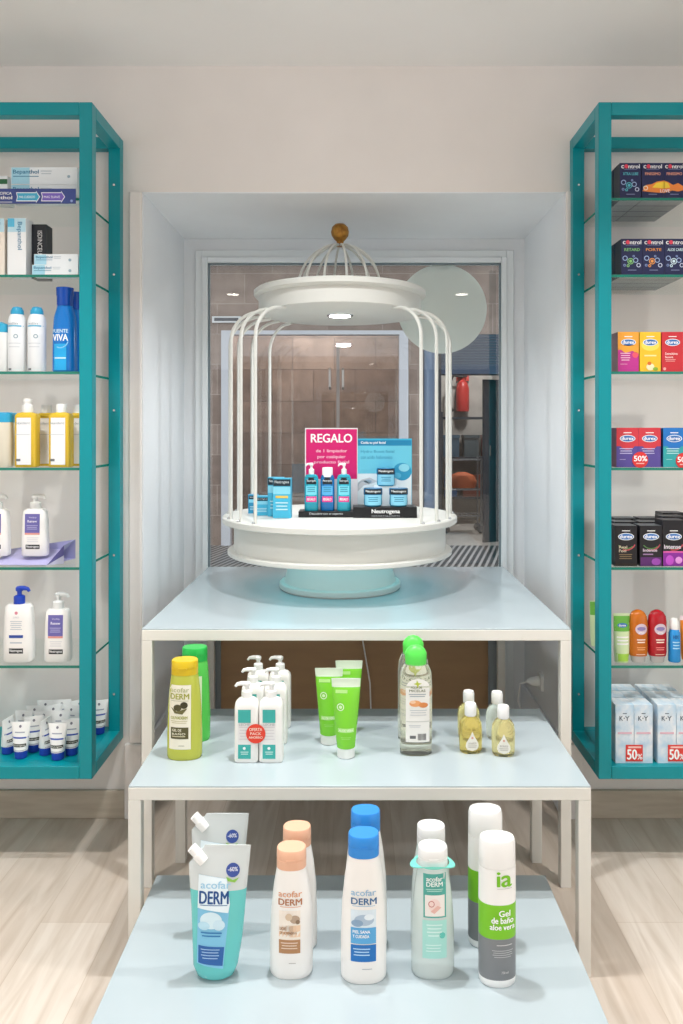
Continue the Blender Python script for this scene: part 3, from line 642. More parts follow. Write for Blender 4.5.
# micellar water bottles
CLR = mat('#FFFFF0', .0, trans=.88, ior=1.33, name='pale_liquid')
def micellar(label, px, D, first=[None]):
    loc = (X(px, D), D, Z2)
    if first[0]: return dup(first[0], loc, label)
    t_ = thing('micellar_bottle', label, 'bottle', loc, 0, 'tall clear bottles with green caps')
    secs = [(0, .036, .024, 3), (.004, .0415, .028, 3), (.03, .0425, .029, 3), (.18, .0425, .029, 3), (.215, .040, .028, 2.8), (.234, .031, .023, 2.4), (.238, .022, .02, 2)]
    MB().loft(secs, CLR, 48).build('body', t_)
    GC = mat('#5BDD55', .35, name='green_cap')
    MB().loft([(.232, .0275, .022, 2.2), (.252, .0285, .0225, 2.2), (.262, .0285, .021, 2.2), (.272, .0235, .016, 2.2), (.280, .014, .010, 2.2), (.283, .002, .002, 2)], GC, 36).build('cap', t_)
    kk = 2.08 / F; d = Design(kk, 415.8, 757.5, .008)
    LB = mat('#EEECE6', .5); pts = [(405, 744), (405, 690)] + [(417.2 - 12.2*math.cos(R_(a)), 690 - 10*math.sin(R_(a))) for a in range(15, 180, 15)] + [(429, 690), (429, 744)]
    d.rect(405, 689, 428.8, 743, LB, 0); d.poly([(405.3 + i*1.0, 689.2) for i in range(0)] + pts[2:13], LB, 0)
    d.poly([(416, 681), (417.5, 684), (421, 684.5), (418, 686), (417, 689), (415.8, 686), (412.5, 685), (415.5, 684)], '#B8C43C', 1)
    d.text('AGUA DE', 410, 687.5, 421, 689.6, '#5E6A3C', 1); d.text('MICELAS', 408.5, 690.6, 424.5, 693, '#5E6A3C', 1); d.lines(408, 695, 425, 699, 2, '#9CA3AA')
    d.disc(414.5, 704.5, 6, '#E9A36A', 1, 3.2); d.disc(422.5, 706, 4.6, '#DD8B4E', 2, 2.6); d.disc(412, 703, 3, '#F3C9A4', 2, 1.6); d.lines(409, 711, 426, 718, 3, '#B9BCC0', 1, .25)
    d.rect(405.5, 722, 428.5, 723, '#CFCFC8', 1); d.lines(408, 726, 420, 729, 2, '#C6C8CA'); d.rect(409, 736.5, 415, 739.5, '#6B6B6B', 1)
    for i in range(7): d.rect(417 + i*1.25, 734.5, 417.7 + i*1.25, 741, '#4A4A4A', 1)
    d.build('front_label', t_, wrap(secs)); first[0] = t_; return t_
micellar('tall clear cleansing bottle with a bright green cap, the front one', 415.8, 2.10)
micellar('tall clear cleansing bottle with a bright green cap, hidden behind its twin', 413.2, 2.195)

# small amber oils
def oil(label, px, D, col, rotz=0):
    t_ = thing('oil_bottle', label, 'bottle', (X(px, D), D, Z2), rotz, 'small oil bottles with white caps')
    secs = [(0, .024, .018, 2.6), (.004, .0285, .0215, 2.5), (.02, .030, .0225, 2.4), (.06, .0305, .0225, 2.3), (.078, .028, .021, 2.2), (.090, .020, .017, 2), (.096, .012, .012, 2)]
    MB().loft(secs, mat(col, .0, trans=.8, ior=1.33, name='oil'), 40).build('body', t_)
    MB().lathe([(.0145, .095), (.0155, .097), (.0155, .121), (.0135, .127), (.001, .129)], WHITE, 28).build('cap', t_)
    kk = 2.09 / F; d = Design(kk, 0, 0, .008)
    d.poly([(0, -23), (2.2, -18), (6, -11.5), (6.6, -8), (5, -4.8), (0, -3.4), (-5, -4.8), (-6.6, -8), (-6, -11.5), (-2.2, -18)], '#ECE9DE', 0); d.disc(0, -16.5, 1.1, '#D9A08A', 1); d.text('aceite', -4, -12.6, 4, -10.2, '#9C968C', 1, 0); d.lines(-4.5, -9, 4.5, -6, 2, '#BDB8AC')
    d.build('front_label', t_, wrap(secs)); return t_
oil('small amber oil bottle, front left of the four white-capped ones', 470.5, 2.108, '#FBE88C', 4)
oil('small amber oil bottle, front right of the four white-capped ones', 503.2, 2.089, '#FAEEB0', -6)
oil('small amber oil bottle, back left of the four white-capped ones', 468.6, 2.206, '#FBEFA8')
oil('small almost clear bottle, back right of the four white-capped ones', 497, 2.20, '#F6FBF0')

# ================================================================== LOWEST TABLE
LIQ = mat('#6FD3D0', .15, trans=.12, name='turquoise_gel'); PCH = mat('#E6ECEC', .14, trans=.22, name='clear_pouch')
def pouch(label, px, D, first=[None]):
    loc = (X(px, D), D, Z3); kk = 1.63 / F
    if first[0]: return dup(first[0], loc, label)
    t_ = thing('refill_pouch', label, 'pouch', loc, 0, 'turquoise refill pouches')
    def S(py, l, r_, ry): return ((981 - py) * kk, (r_ - l) / 2 * kk, ry, 2.4, ((r_ + l) / 2 - 218) * kk, 0)
    secs = [S(980.8, 203, 229, .020), S(977, 197, 235, .028), S(968, 193.5, 238.5, .031), S(940, 192.5, 243, .028), S(912, 191.5, 245.5, .023), S(893, 190, 247, .017), S(880, 189, 248.5, .011), S(869, 188.7, 249.5, .0075), S(861, 196, 250.3, .004), S(853.5, 203.5, 250.8, .0016), S(851, 205, 251, .0012)]
    MB().loft(secs, LIQ, 44, mats=[LIQ]*5 + [PCH]*5).build('pouch_body', t_)
    sp = MB(); sp.tube([((204-218)*kk, 0, (981-867)*kk), ((197-218)*kk, 0, (981-859.5)*kk)], .0125, WHITE, 20); sp.tube([((198-218)*kk, 0, (981-860.5)*kk), ((191.5-218)*kk, 0, (981-853.5)*kk)], .0105, WHITE, 20)
    sp.build('spout', t_)
    d = Design(kk, 218, 981, .008)
    d.poly([(199.5, 878), (228, 882), (231.5, 905), (225.5, 966), (199, 962)], '#7FC3E3', 0)
    d.poly([(199.5, 878), (228, 882), (231.5, 905), (230, 913), (199.3, 909)], '#E4F1F7', 1)
    d.text('acofar', 202, 884, 232, 890.5, '#9CCBE4', 2, .01); d.text('DERM', 201, 893, 230, 904.5, '#1C4E8C', 2, .014); d.lines(202, 905.6, 229, 907.2, 1, '#3D6EA3', 2)
    d.disc(213, 920, 11, '#D6EDF6', 2, 8); d.disc(206, 925, 6, '#B9DFF0', 3, 4); d.disc(221, 924, 6, '#CBE6F3', 3, 5)
    d.lines(203, 931, 224, 937, 2, '#2E78B4', 2); d.poly([(200.5, 944), (226.5, 945), (225, 963), (200.5, 961)], '#2C62A8', 1); d.lines(203, 947, 222, 958, 4, '#A9CBEA', 2, .3)
    d.disc(233.8, 874, 6.8, '#3C54A0', 1); d.text('-60%', 229, 871, 238.5, 875, '#E6EAF6', 2); d.poly([(227, 880), (234, 883), (240, 881), (236, 885.5), (229, 884)], '#8CC152', 2)
    d.build('front_label', t_, wrap(secs)); first[0] = t_; return t_
pouch('turquoise refill pouch with a white spout, standing in front of its twin', 218, 1.64)
pouch('turquoise refill pouch with a white spout, behind its twin', 218.5, 1.775)

MILK = mat('#F3F0EC', .3, name='milky_plastic')
def derm(cx, by, k, c1, c2, c3, c4, pic, kind):
    d = Design(k, cx, by, .008); x0, x1 = cx - 12.5, cx + 12.5
    if kind == 'peach':
        d.text('acofar', 279.5, 889.5, 303, 895.5, c1, 1, .01); d.text('DERM', 279.5, 897.5, 303, 903.5, c2, 1, .014); d.lines(281, 905, 302, 906.4, 1, c1)
        d.rect(280, 909, 301.5, 951, '#F2E8DC', 0); d.disc(296, 917.5, 5, '#B8A08A', 1, 4); d.disc(290, 915, 3.5, '#D8C2A8', 2, 3.5); d.disc(299, 920, 2.2, '#8C745E', 2)
        d.text('LECHE', 281, 925, 287, 928, c4, 1); d.text('DE ALMENDRAS', 281, 929.5, 298, 932, c4, 1); d.rect(280, 923.5, 301.5, 935, c3, 0); d.rect(280, 937.5, 301.5, 951, c4, 1); d.lines(282, 940, 299, 948, 3, '#E9D3BF', 2, .35); d.lines(290, 960.5, 297, 962, 1, '#B0A8A0')
    else:
        d.text('acofar', 351, 889, 376, 895, c1, 1, .01); d.text('DERM', 351, 897.5, 376.5, 903.7, c2, 1, .014); d.lines(352, 905, 375, 906.4, 1, c1)
        d.rect(350.5, 909, 376, 927, '#DDEAF3', 0); d.disc(364, 919, 10, '#AFC3D6', 1, 5.5); d.disc(357, 922, 6, '#8CA8C4', 2, 3.5); d.disc(369, 916, 5, '#E8F2F9', 2, 3)
        d.rect(350.5, 926.5, 376, 942.5, c3, 1); d.text('PIEL SANA', 352.5, 929, 370, 932, '#FFFFFF', 2); d.text('Y CUIDADA', 352.5, 933.5, 369, 936.5, '#FFFFFF', 2)
        d.rect(350.5, 943.5, 376, 960.5, c4, 1); d.lines(353, 947, 370, 956, 3, '#B9DDF6', 2, .35); d.lines(362, 967.5, 372, 969, 1, '#9AA4AC')
    return d
d = derm(291.5, 978, 1.62 / F, '#E0A27C', '#B5764F', '#F0CFAF', '#B5855C', 0, 'peach')
a = shampoo('white lotion bottle with a peach cap, the front one', 'bottle', 291.5, 1.652, Z3, .256, .0440, .0305, .038, MILK, '#E9B698', d, 'white bottles with peach caps')
dup(a, (X(297.0, 1.738), 1.738, Z3), 'white lotion bottle with a peach cap, behind the front one')
d = derm(363.6, 984, 1.60 / F, '#9CC0DC', '#3E6E9E', '#5AA8DC', '#1F72BF', 0, 'blue')
a = shampoo('tall white bath gel bottle with a blue cap, the front one', 'bottle', 363.6, 1.640, Z3, .291, .0467, .0318, .042, MILK, '#2F8BDC', d, 'white bottles with blue caps')
dup(a, (X(365.5, 1.738), 1.738, Z3), 'tall white bath gel bottle with a blue cap, behind the front one')
# clear bottles with grey-white caps
CL2 = mat('#EAF5F2', .08, trans=.28, ior=1.15, name='clear_gel')
def clear_bottle(label, px, D, tagged):
    d = Design(1.61 / F, 432.6, 984, .008)
    d.rect(422, 878.5, 445, 921.5, '#4FA79B', 0); d.text('acofar', 425, 881, 441.5, 885.5, '#F0F8F6', 1, .014); d.text('DERM', 425, 886.3, 441.5, 890.6, '#F0F8F6', 1, .014); d.lines(424.5, 893, 442, 896.5, 2, '#B8E0D8')
    d.rect(423.5, 899, 443.5, 920, '#EFE9E4', 1); d.disc(433, 909, 6, '#F1D9D3', 2, 6.5); d.ring(430, 907.5, 3.2, .8, '#C57E78', 3); d.poly([(429, 915), (436, 909), (440, 911), (433, 917)], '#E7B9AE', 3)
    d.rect(421, 924, 445.5, 962, '#A9E0D6', 0); d.lines(425, 928, 441, 942, 4, '#D9F2EC', 1, .35); d.disc(441, 939, 3, '#5FBFB2', 1); d.lines(424, 948, 440, 957, 3, '#D9F2EC', 1, .3)
    t_ = shampoo(label, 'bottle', px, D, Z3, .258, .0440, .0305, .038, CL2, '#E9E9E7', d, 'clear gel bottles with pale caps')
    return t_
a = clear_bottle('clear gel bottle wearing a turquoise collar tag, with a pale cap', 432.6, 1.652, 1)
b = MB(); secs = []
N = 40; zc = .2225
for i in range(N):
    t0 = 2*math.pi*i/N; ro = (.0435 + .003 * math.cos(2*t0), .0325)
    for (q, zz) in ((.031, 0), (.031, .002), (1, 0), (1, .002)):
        rx2, ry2 = (.0345, .0292) if q != 1 else ro
        b.v.append((rx2 * math.cos(t0), ry2 * math.sin(t0), zc + zz - (.006 * math.cos(2*t0) if q == 1 else 0)))
TQ = mat('#7FE0D0', .4)
for i in range(N):
    p, q = 4*i, 4*((i+1) % N); b.face((p+1, p+3, q+3, q+1), TQ); b.face((p, q, q+2, p+2), TQ); b.face((p+3, p+2, q+2, q+3), TQ); b.face((p, p+1, q+1, q), TQ)
b.build('collar_tag', a)
clear_bottle('clear gel bottle with a pale cap and no collar, behind the tagged one', 431.0, 1.738, 0)
# ia bath gel
def ia(label, px, D, first=[None]):
    loc = (X(px, D), D, Z3)
    if first[0]: return dup(first[0], loc, label)
    t_ = thing('bath_gel_bottle', label, 'bottle', loc, 0, 'slim white, green and grey bath gels')
    r, e = .0375, 2.2; W_ = mat('#F4F4F2', .3); G_ = mat('#7AC520', .35); S_ = mat('#7F8285', .35)
    zz = [0, .003, .010, .012, .098, .100, .162, .164, .235]
    secs = [(0, r*.9, r*.78*.9, e), (.003, r*.97, r*.78*.97, e), (.012, r, r*.78, e), (.016, r, r*.78, e), (.098, r, r*.78, e), (.166, r, r*.78, e), (.236, r*.99, r*.77, e)]
    MB().loft(secs, W_, 44, mats=[W_, W_, W_, S_, G_, W_]).build('body', t_)
    MB().loft([(.2365, r*.97, r*.76, e), (.238, r*.99, r*.77, e), (.282, r*.97, r*.75, e), (.290, r*.90, r*.68, e), (.293, r*.7, r*.5, e)], W_, 44).build('cap', t_)
    d = Design(1.59 / F, 497, 987, .008)
    d.text('i', 494.5, 870, 497.5, 884.5, '#7AC520', 1, .012); d.text('a', 499, 873.5, 509.5, 884.8, '#7AC520', 1, .012); d.lines(494.5, 886.5, 510, 887.5, 1, '#B5B5B5')
    d.text('Gel', 496.5, 908.5, 508, 914.5, '#FFFFFF', 1, .014); d.text('de baño', 489, 915.5, 511.5, 921.5, '#FFFFFF', 1, .014); d.text('aloe vera', 487.5, 922.5, 513, 928, '#FFFFFF', 1, .014)
    d.lines(494, 943, 510, 945, 1, '#D5D5D5'); d.lines(489.5, 948.5, 511, 957, 4, '#C4C6C8', 1, .3); d.text('750 ml', 499, 969.5, 506, 972, '#D5D5D5')
    d.build('front_label', t_, wrap(secs)); first[0] = t_; return t_
ia('slim white, green and grey bath gel at the front right corner', 497, 1.625)
ia('slim white, green and grey bath gel behind the front right one', 485.2, 1.745)

# ================================================================== WALL CABINETS
CZ0, CZ1 = .265, 2.272; CD0, CD1 = 2.37, WY
SHZ = [.600, .892, 1.188, 1.474, 1.762, 1.990]
def cabinet(label, xin, xout, sgn):
    """xin is the side next to the niche, xout the far side"""
    x0, x1 = min(xin, xout), max(xin, xout); cx = (x0 + x1) / 2; hw = (x1 - x0) / 2; q = .0385; dd = CD1 - CD0
    c = thing('display_cabinet', label, 'cabinet', (cx, CD0, CZ0), 0, 'teal wall cabinets'); hh = CZ1 - CZ0
    for sx in (-1, 1):
        for y in (0, dd - q):
            xx = sx * (hw - q / 2); p = MB().box(xx - q/2, xx + q/2, y, y + q, 0, hh, TEAL).build('post', c, .002)
            if y:
                for z in (.16, .62, 1.1, 1.55, hh - .16 + 0.0): MB().lathe([(.0045, 0), (.0035, .002)], STEEL, 12).build('screw', p, loc=(xx, y - .0012, z)).rotation_euler = (R_(90), 0, 0)
    for z in (0, hh - q):
        for y in (0, dd - q): MB().box(-hw + q, hw - q, y, y + q, z, z + q, TEAL).build('rail', c, .002)
        for sx in (-1, 1): xx = sx * (hw - q / 2); MB().box(xx - q/2, xx + q/2, q, dd - q, z, z + q, TEAL).build('rail', c, .002)
    MB().box(-hw + q, hw - q, q, dd - q, q - .006, q, TEAL).build('bottom_panel', c)
    for z in SHZ:
        s = MB().box(-hw + q - .001, hw - q + .001, .008, dd - .004, z - CZ0 - .008, z - CZ0, SHELFG, mf=SHELFE, ms=SHELFE).build('glass_shelf', c, flat=True)
    return c
LXI, RXI = X(92, CD0), X(598.7, CD0)
cabinet('teal framed wall cabinet on the left, stocked with skin care', LXI, LXI - .75, -1)
cabinet('teal framed wall cabinet on the right, stocked with boxed goods', RXI, RXI + .75, 1)
SH = {i: z + .0003 for i, z in enumerate([.3035] + SHZ)}     # 0 = bottom panel

# ---- left cabinet
k = 2.40 / F
BW = mat('#EEF3F6', .4); BB = mat('#BFE0EF', .4)
def bep(x0, y0, x1, y1, by):
    d = Design(k, (x0 + x1) / 2, by); d.rect(x0 + .3, y0 + .3, x0 + (x1 - x0) * .28, y1 - .2, '#A9DBEE'); d.text('Bepanthol', x0 + 2, y0 + (y1-y0)*.15, x0 + (x1-x0)*.42, y0 + (y1-y0)*.45, '#2C7FA8', 1, .01)
    d.rect(x0 + 2, y0 + (y1-y0)*.52, x0 + (x1-x0)*.42, y0 + (y1-y0)*.56, '#2C7FA8', 1); d.lines(x0 + (x1-x0)*.45, y0 + (y1-y0)*.2, x0 + (x1-x0)*.62, y0 + (y1-y0)*.5, 2, '#C9D3DA'); d.disc(x1 - 8, y0 + (y1-y0)*.55, 1.5, '#9FB8C6', 1); return d
G1 = 'white and blue skin cream boxes in the left cabinet'
ka = 2.42 / F
carton('cream_box', 'flat white cream box on the top left shelf, topmost of two', 'box', 66 * ka, .05, .052, (X(44, 2.42), 2.42, SH[6] + .0525), BW, bep(11, 170, 77, 187, 187.3), G1, top=BB)
carton('cream_box', 'flat white cream box on the top left shelf, underneath the other', 'box', 66 * ka, .05, .052, (X(44, 2.42), 2.42, SH[6]), BW, bep(11, 187, 77, 204, 204.3), G1)
d = Design(k, 2, 194); d.rect(-4, 177, 7, 181, '#2E6B45'); carton('cream_box', 'white box with a dark green band at the left end of the top shelf', 'box', 12 * k, .05, .085, (X(1.5, 2.44), 2.44, SH[6]), BW, Design(k, 0, 0).rect(-6, -25, 6, -20, '#2E6B45'), G1)
st = MB().box(-.13, .105, -.0015, .0015, 0, .044, mat('#3A4A8C', .4)).build('shelf_strip', loc=(X(40, 2.372), 2.375, 1.972)); tag(st, 'dark blue price strip with arrows along the edge of the top left shelf', 'label')
ks = 2.372 / F; d = Design(ks, 40, 204.6)
d.text('ESPECIFICA', -8, 193.2, 11.5, 195.8, '#FFFFFF', 1); d.text('Bepanthol', -18, 197, 12, 201.5, '#FFFFFF', 1, .014); d.rect(-4, 203, 12, 203.5, '#FFFFFF', 1)
for x0, c, tx in ((16, '#45AFD4', 'MAS CUIDADO'), (41, '#7A62C4', 'MAS SUAVE')):
    for gq, cc, L in ((0, '#FFFFFF', 1), (.8, c, 2)):
        d.poly([(x0 + gq, 193.5 + gq), (x0 + 20, 193.5 + gq), (x0 + 20, 192 + gq*1.3), (x0 + 24 - gq, 198), (x0 + 20, 204 - gq*1.3), (x0 + 20, 202.5 - gq), (x0 + gq, 202.5 - gq), (x0 + gq + 1, 198)], cc, L)
    d.text(tx, x0 + 3, 197, x0 + 19, 199.4, '#FFFFFF', 3, 0)
d.disc(71.5, 202, 1.3, '#9FB3E0', 1); d.build('strip_print', st, flat_front(-.0015))
# row B
def upright(x0, x1, y0, by, c, lab, dark=False):
    w_ = (x1 - x0); d = Design(k, (x0 + x1) / 2, by)
    if dark:
        d.text('control', x0 + 4, y0 + 8, x0 + 7, by - 20, '#E8E8E8', 1)
    else:
        d.rect(x0 + .3, y0 + .5, x1 - .3, y0 + 14, '#BFE3F1'); d.rect(x0 + .3, y0 + .5, x0 + 7, y0 + 9, '#5DC0E4', 1)
    b = MB(); b.box(-w_/2*k, w_/2*k, 0, .055, 0, (by - y0) * k, mat(c, .4)); d.put(b, flat_front(0))
    if not dark:  # lettering runs up the box
        vs_, fs, a_, b_, e_, g_ = text_geo('Bepanthol', .01); base = len(b.v); Hh = (by - y0) * k
        for x, y in vs_: b.v.append((lerp(-.1, .25, (y - e_)/(g_ - e_)) * w_ * k * .9 + .004, -.0012, lerp(Hh * .93, Hh * .45, (x - a_)/(b_ - a_))))
        for f in fs: b.face([base + i for i in f], mat('#2C7FA8', .5))
    o = b.build('cream_box', flat=True, loc=(X((x0 + x1) / 2, 2.40), 2.40, SH[5])); return tag(o, lab, 'box', G1)
upright(7.5, 26, 217, 275, '#F1F4F6', 'upright white and blue box with sideways lettering on the second shelf')
upright(-16, 4.5, 217, 275, '#EFE6DA', 'cream coloured upright box at the left edge of the second shelf')
b = MB(); b.box(-.022, .022, 0, .05, 0, .165, mat('#20242B', .35)); 
vs_, fs, a_, b_, e_, g_ = text_geo('ISDINCEUTICS', .01); base = len(b.v)
for x, y in vs_: b.v.append((lerp(-.004, .010, (y - e_)/(g_ - e_)), -.001, lerp(.145, .04, (x - a_)/(b_ - a_))))
for f in fs: b.face([base + i for i in f], mat('#E8E8E8', .5))
tag(b.build('cream_box', flat=True, loc=(X(39, 2.44), 2.44, SH[5])), 'black upright box between the white boxes on the second shelf', 'box', G1)
carton('cream_box', 'small flat white box on the second shelf, topmost of two', 'box', 44 * k, .04, .033, (X(56, 2.405), 2.405, SH[5] + .0335), BW, bep(34, 254.5, 78, 265, 265.3), G1)
carton('cream_box', 'small flat white box on the second shelf, lower of two', 'box', 46 * k, .045, .033, (X(55, 2.398), 2.398, SH[5]), BW, bep(32, 265.3, 78, 276, 276.2), G1)
# row C sprays and blue bottles
def spray(label, px, D=2.42):
    t_ = thing('spray_can', label, 'spray', (X(px, D), D, SH[4]), 0, 'white sprays with blue caps in the left cabinet')
    secs = [(0, .0245, .0245, 2), (.003, .0265, .0265, 2), (.150, .0265, .0265, 2), (.166, .0235, .0235, 2), (.174, .019, .019, 2)]
    MB().loft(secs, mat('#EEF2F5', .3), 36).build('body', t_)
    MB().lathe([(.0185, .172), (.019, .175), (.0185, .186), (.013, .196), (.001, .199)], mat('#2FA3CF', .35), 28).build('cap', t_)
    d = Design(k, 0, 0, .006); d.rect(-8, -46.5, 8, -45.2, '#3FB0DA'); d.text('isdin', -6, -49.5, 4, -47.2, '#9AA6AE', 1, 0); d.ring(2, -35.5, 2.2, .9, '#9AB0BE'); d.lines(-6, -29, 6, -22, 2, '#D5DBE0', 0, .25); d.rect(-6, -3.6, -2.5, -1.6, '#6B7076')
    d.build('front_label', t_, wrap(secs)); return t_
spray('white spray can with a blue cap on the third shelf, left one', 17.3); spray('white spray can with a blue cap on the third shelf, right one', 37)
t_ = thing('lotion_bottle', 'short pale bottle with a blue cap left of the white sprays', 'bottle', (X(1.5, 2.42), 2.42, SH[4]))
MB().loft([(0, .022, .018, 3), (.004, .024, .02, 3), (.11, .024, .02, 3), (.12, .02, .018, 2.5)], mat('#E6EAEA', .3), 32).build('body', t_); MB().lathe([(.02, .12), (.021, .122), (.019, .145), (.001, .153)], mat('#39B2DC', .35), 28).build('cap', t_)
def bluebottle(label, px, D, h=.258):
    t_ = thing('body_milk_bottle', label, 'bottle', (X(px, D), D, SH[4]), 0, 'tall blue bottles on the third shelf')
    BL = mat('#1475C8', .2, name='blue_plastic'); BL2 = mat('#0E49A8', .25)
    secs = [(0, .032, .024, 2.6), (.004, .0355, .027, 2.6), (.12, .0345, .027, 2.5), (.165, .032, .025, 2.3), (.190, .025, .021, 2), (.200, .023, .02, 2)]
    MB().loft(secs, BL, 40).build('body', t_)
    MB().lathe([(.0225, .200), (.0235, .203), (.0235, .228), (.025, .234), (.0255, .255), (.001, .258)], BL2, 32).build('cap', t_)
    d = Design(k, 0, 0, .006); d.text('FUENTE', -9.5, -42.5, 6, -39, '#CDEBFA', 0); d.text('VIVA', -9.5, -37.5, 6, -31, '#F2FAFF', 0, .014); d.ring(-1.5, -31.5, 8, 1, '#8CCDF0', 0, a0=10, a1=120); d.rect(-8, -28, 4.5, -1.5, '#20A8E6', 0); d.rect(-7.5, -14.5, 4, -13, '#BFE8FA', 1)
    d.build('front_label', t_, wrap(secs)); return t_
bluebottle('tall vivid blue bottle standing beside the right post on the third shelf', 65, 2.42)
bluebottle('tall blue bottle mostly hidden behind the front blue one', 74, 2.50)
# row D oils
def big_oil(label, px, D, capped=1):
    t_ = thing('bath_oil_bottle', label, 'bottle', (X(px, D), D, SH[3]), 0, 'golden bath oils in the left cabinet')
    secs = [(0, .030, .021, 6), (.003, .0325, .023, 6), (.155, .0325, .023, 6), (.162, .028, .02, 4), (.166, .013, .013, 2)]
    MB().loft(secs, mat('#E6C23C', .1, trans=.12, name='golden_oil'), 40).build('body', t_)
    MB().lathe([(.0155, .164), (.016, .167), (.0155, .186), (.011, .188), (.011, .196), (.013, .197), (.013, .206), (.001, .207)] if capped else [(.0155, .164), (.0155, .188), (.014, .190), (.001, .191)], WHITE, 28).build('cap', t_)
    d = Design(k, 0, 0, .01); d.rect(-10.5, -49.5, 6.5, -2.5, '#F1F2F4', 0); d.text('bexident', -8.5, -45.5, 5.5, -43, '#8C959C', 1, 0); d.rect(-9, -33, 5.5, -32.4, '#C6CBD0', 1); d.rect(-8.5, -8.5, -4, -6, '#6B6E72', 1)
    d.build('front_label', t_, wrap(secs)); return t_
big_oil('golden bath oil with a tall white nozzle, left of the pair on the fourth shelf', 27.6, 2.42); big_oil('golden bath oil with a flat white cap, right of the pair on the fourth shelf', 61.5, 2.42, 0)
big_oil('golden bath oil in the second row, between the front pair', 46.5, 2.50, 0); big_oil('golden bath oil in the second row, half behind the teal post', 78.5, 2.50, 0)
for px, D, lb in ((2.5, 2.42, 'pale lotion bottle with a wide blue cap left of the golden oils, front one'), (12, 2.50, 'pale lotion bottle with a wide blue cap tucked behind the golden oil')):
    t_ = thing('lotion_bottle', lb, 'bottle', (X(px, D), D, SH[3]), 0, 'pale lotions with wide blue caps')
    MB().loft([(0, .027, .02, 3), (.004, .0305, .022, 3), (.135, .030, .022, 3)], mat('#E3DDCB', .2), 32).build('body', t_); MB().loft([(.135, .0305, .0225, 3), (.162, .030, .022, 3), (.165, .026, .02, 3)], mat('#2FA3CF', .35), 32).build('cap', t_)
# row E and F
def neu(label, px, D, sh, col_pump, kind, h=.19, w_=.040, group='white pump lotions in the left cabinet'):
    t_ = thing('lotion_bottle', label, 'bottle', (X(px, D), D, sh), 0, group); hb = h * .78
    secs = [(0, w_*.9, w_*.5, 3.2), (.004, w_*.99, w_*.56, 3.2), (hb*.3, w_, w_*.58, 3.2), (hb*.75, w_*.94, w_*.55, 3.2), (hb*.95, w_*.88, w_*.5, 3.2), (hb, w_*.7, w_*.4, 3)]
    MB().loft(secs, mat('#F5F3F0', .28), 44).build('body', t_); pump_head(t_, hb, mat(col_pump, .35), .0165, h - hb, 1, .030)
    kk = (D - .02) / F; d = Design(kk, 0, 0, .008); Hp = hb / kk
    if kind == 'p':
        d.rect(-8, -Hp*.90, 7, -Hp*.50, '#6E68AE', 0); d.text('Visibly', -4, -Hp*.84, 4, -Hp*.80, '#DCD9F2', 1, 0); d.text('Renew', -5, -Hp*.77, 4.5, -Hp*.72, '#F2F0FA', 1); d.lines(-6, -Hp*.66, 5, -Hp*.55, 3, '#B9B5DE', 1, .35); d.rect(-8, -Hp*.5, 7, -Hp*.46, '#DE9A90', 0)
        d.lines(-6, -Hp*.40, 6, -Hp*.28, 3, '#D0D0D8', 0, .25)
    else:
        d.disc(0, -Hp*.86, 1.6, '#D88A9A', 0); d.text('CUIDADO', -3, -Hp*.80, 3, -Hp*.77, '#B0B0B8', 0, 0); d.lines(-6, -Hp*.72, 6, -Hp*.55, 5, '#B9C0CC', 0, .3); d.rect(-7, -Hp*.48, 7, -Hp*.43, '#2C4AA0', 0); d.lines(-6, -Hp*.36, 6, -Hp*.30, 1, '#C0C6D0', 0)
    d.rect(-7, -Hp*.25, 7, -Hp*.16, '#2A2A2C', 0); d.text('Neutrogena', -6.2, -Hp*.235, 6.2, -Hp*.175, '#F2F2F2', 1)
    d.build('front_label', t_, wrap(secs)); return t_
# lavender tray
tr = thing('display_tray', 'lavender cardboard tray on the fifth shelf under the white pump bottle', 'tray', (X(30, 2.43), 2.41, SH[2]))
b = MB(); LV = mat('#B9B6E0', .45); DV = mat('#5E5A96', .5); xa, xb = X(-8, 2.41) - X(30, 2.43), X(47, 2.41) - X(30, 2.43); xc = X(71, 2.5) - X(30, 2.43)
b.quadv([(xa, 0, .001), (xb, 0, .001), (xb + .01, .13, .030), (xa, .13, .030)], LV); b.quadv([(xb, 0, .001), (xc, .03, .056), (xc, .13, .06), (xb + .01, .13, .030)], LV)
b.quadv([(xb, 0, 0), (xc, .03, .0), (xc, .03, .056)], mat('#C6C4DC', .5)); b.quadv([(xb, -.0005, .0005), (xc, .0295, .026), (xc, .0295, .056)], DV); b.quadv([(xa, .13, 0), (xc, .13, 0), (xc, .13, .06), (xa, .13, .03)], mat('#B0AEDA', .5)); b.quadv([(xa, 0, 0), (xa, .13, 0), (xc, .13, 0), (xb, 0, 0)], LV)
b.build('tray_body', tr, flat=True)
neu('white pump lotion with a purple label standing on the lavender tray', 35.5, 2.465, SH[2] + .0215, '#F2F2F0', 'p', .185, .040)
neu('white pump lotion cut off by the left edge, on the lavender tray', -3, 2.465, SH[2] + .0215, '#F2F2F0', 'p', .185, .040)
neu('large white lotion bottle with a royal blue pump on the sixth shelf', 19.5, 2.43, SH[1], '#1F44B8', 'b', .222, .045)
neu('white lotion bottle with a pale pump and purple label on the sixth shelf', 58.5, 2.43, SH[1], '#EDEFEE', 'p', .203, .040)
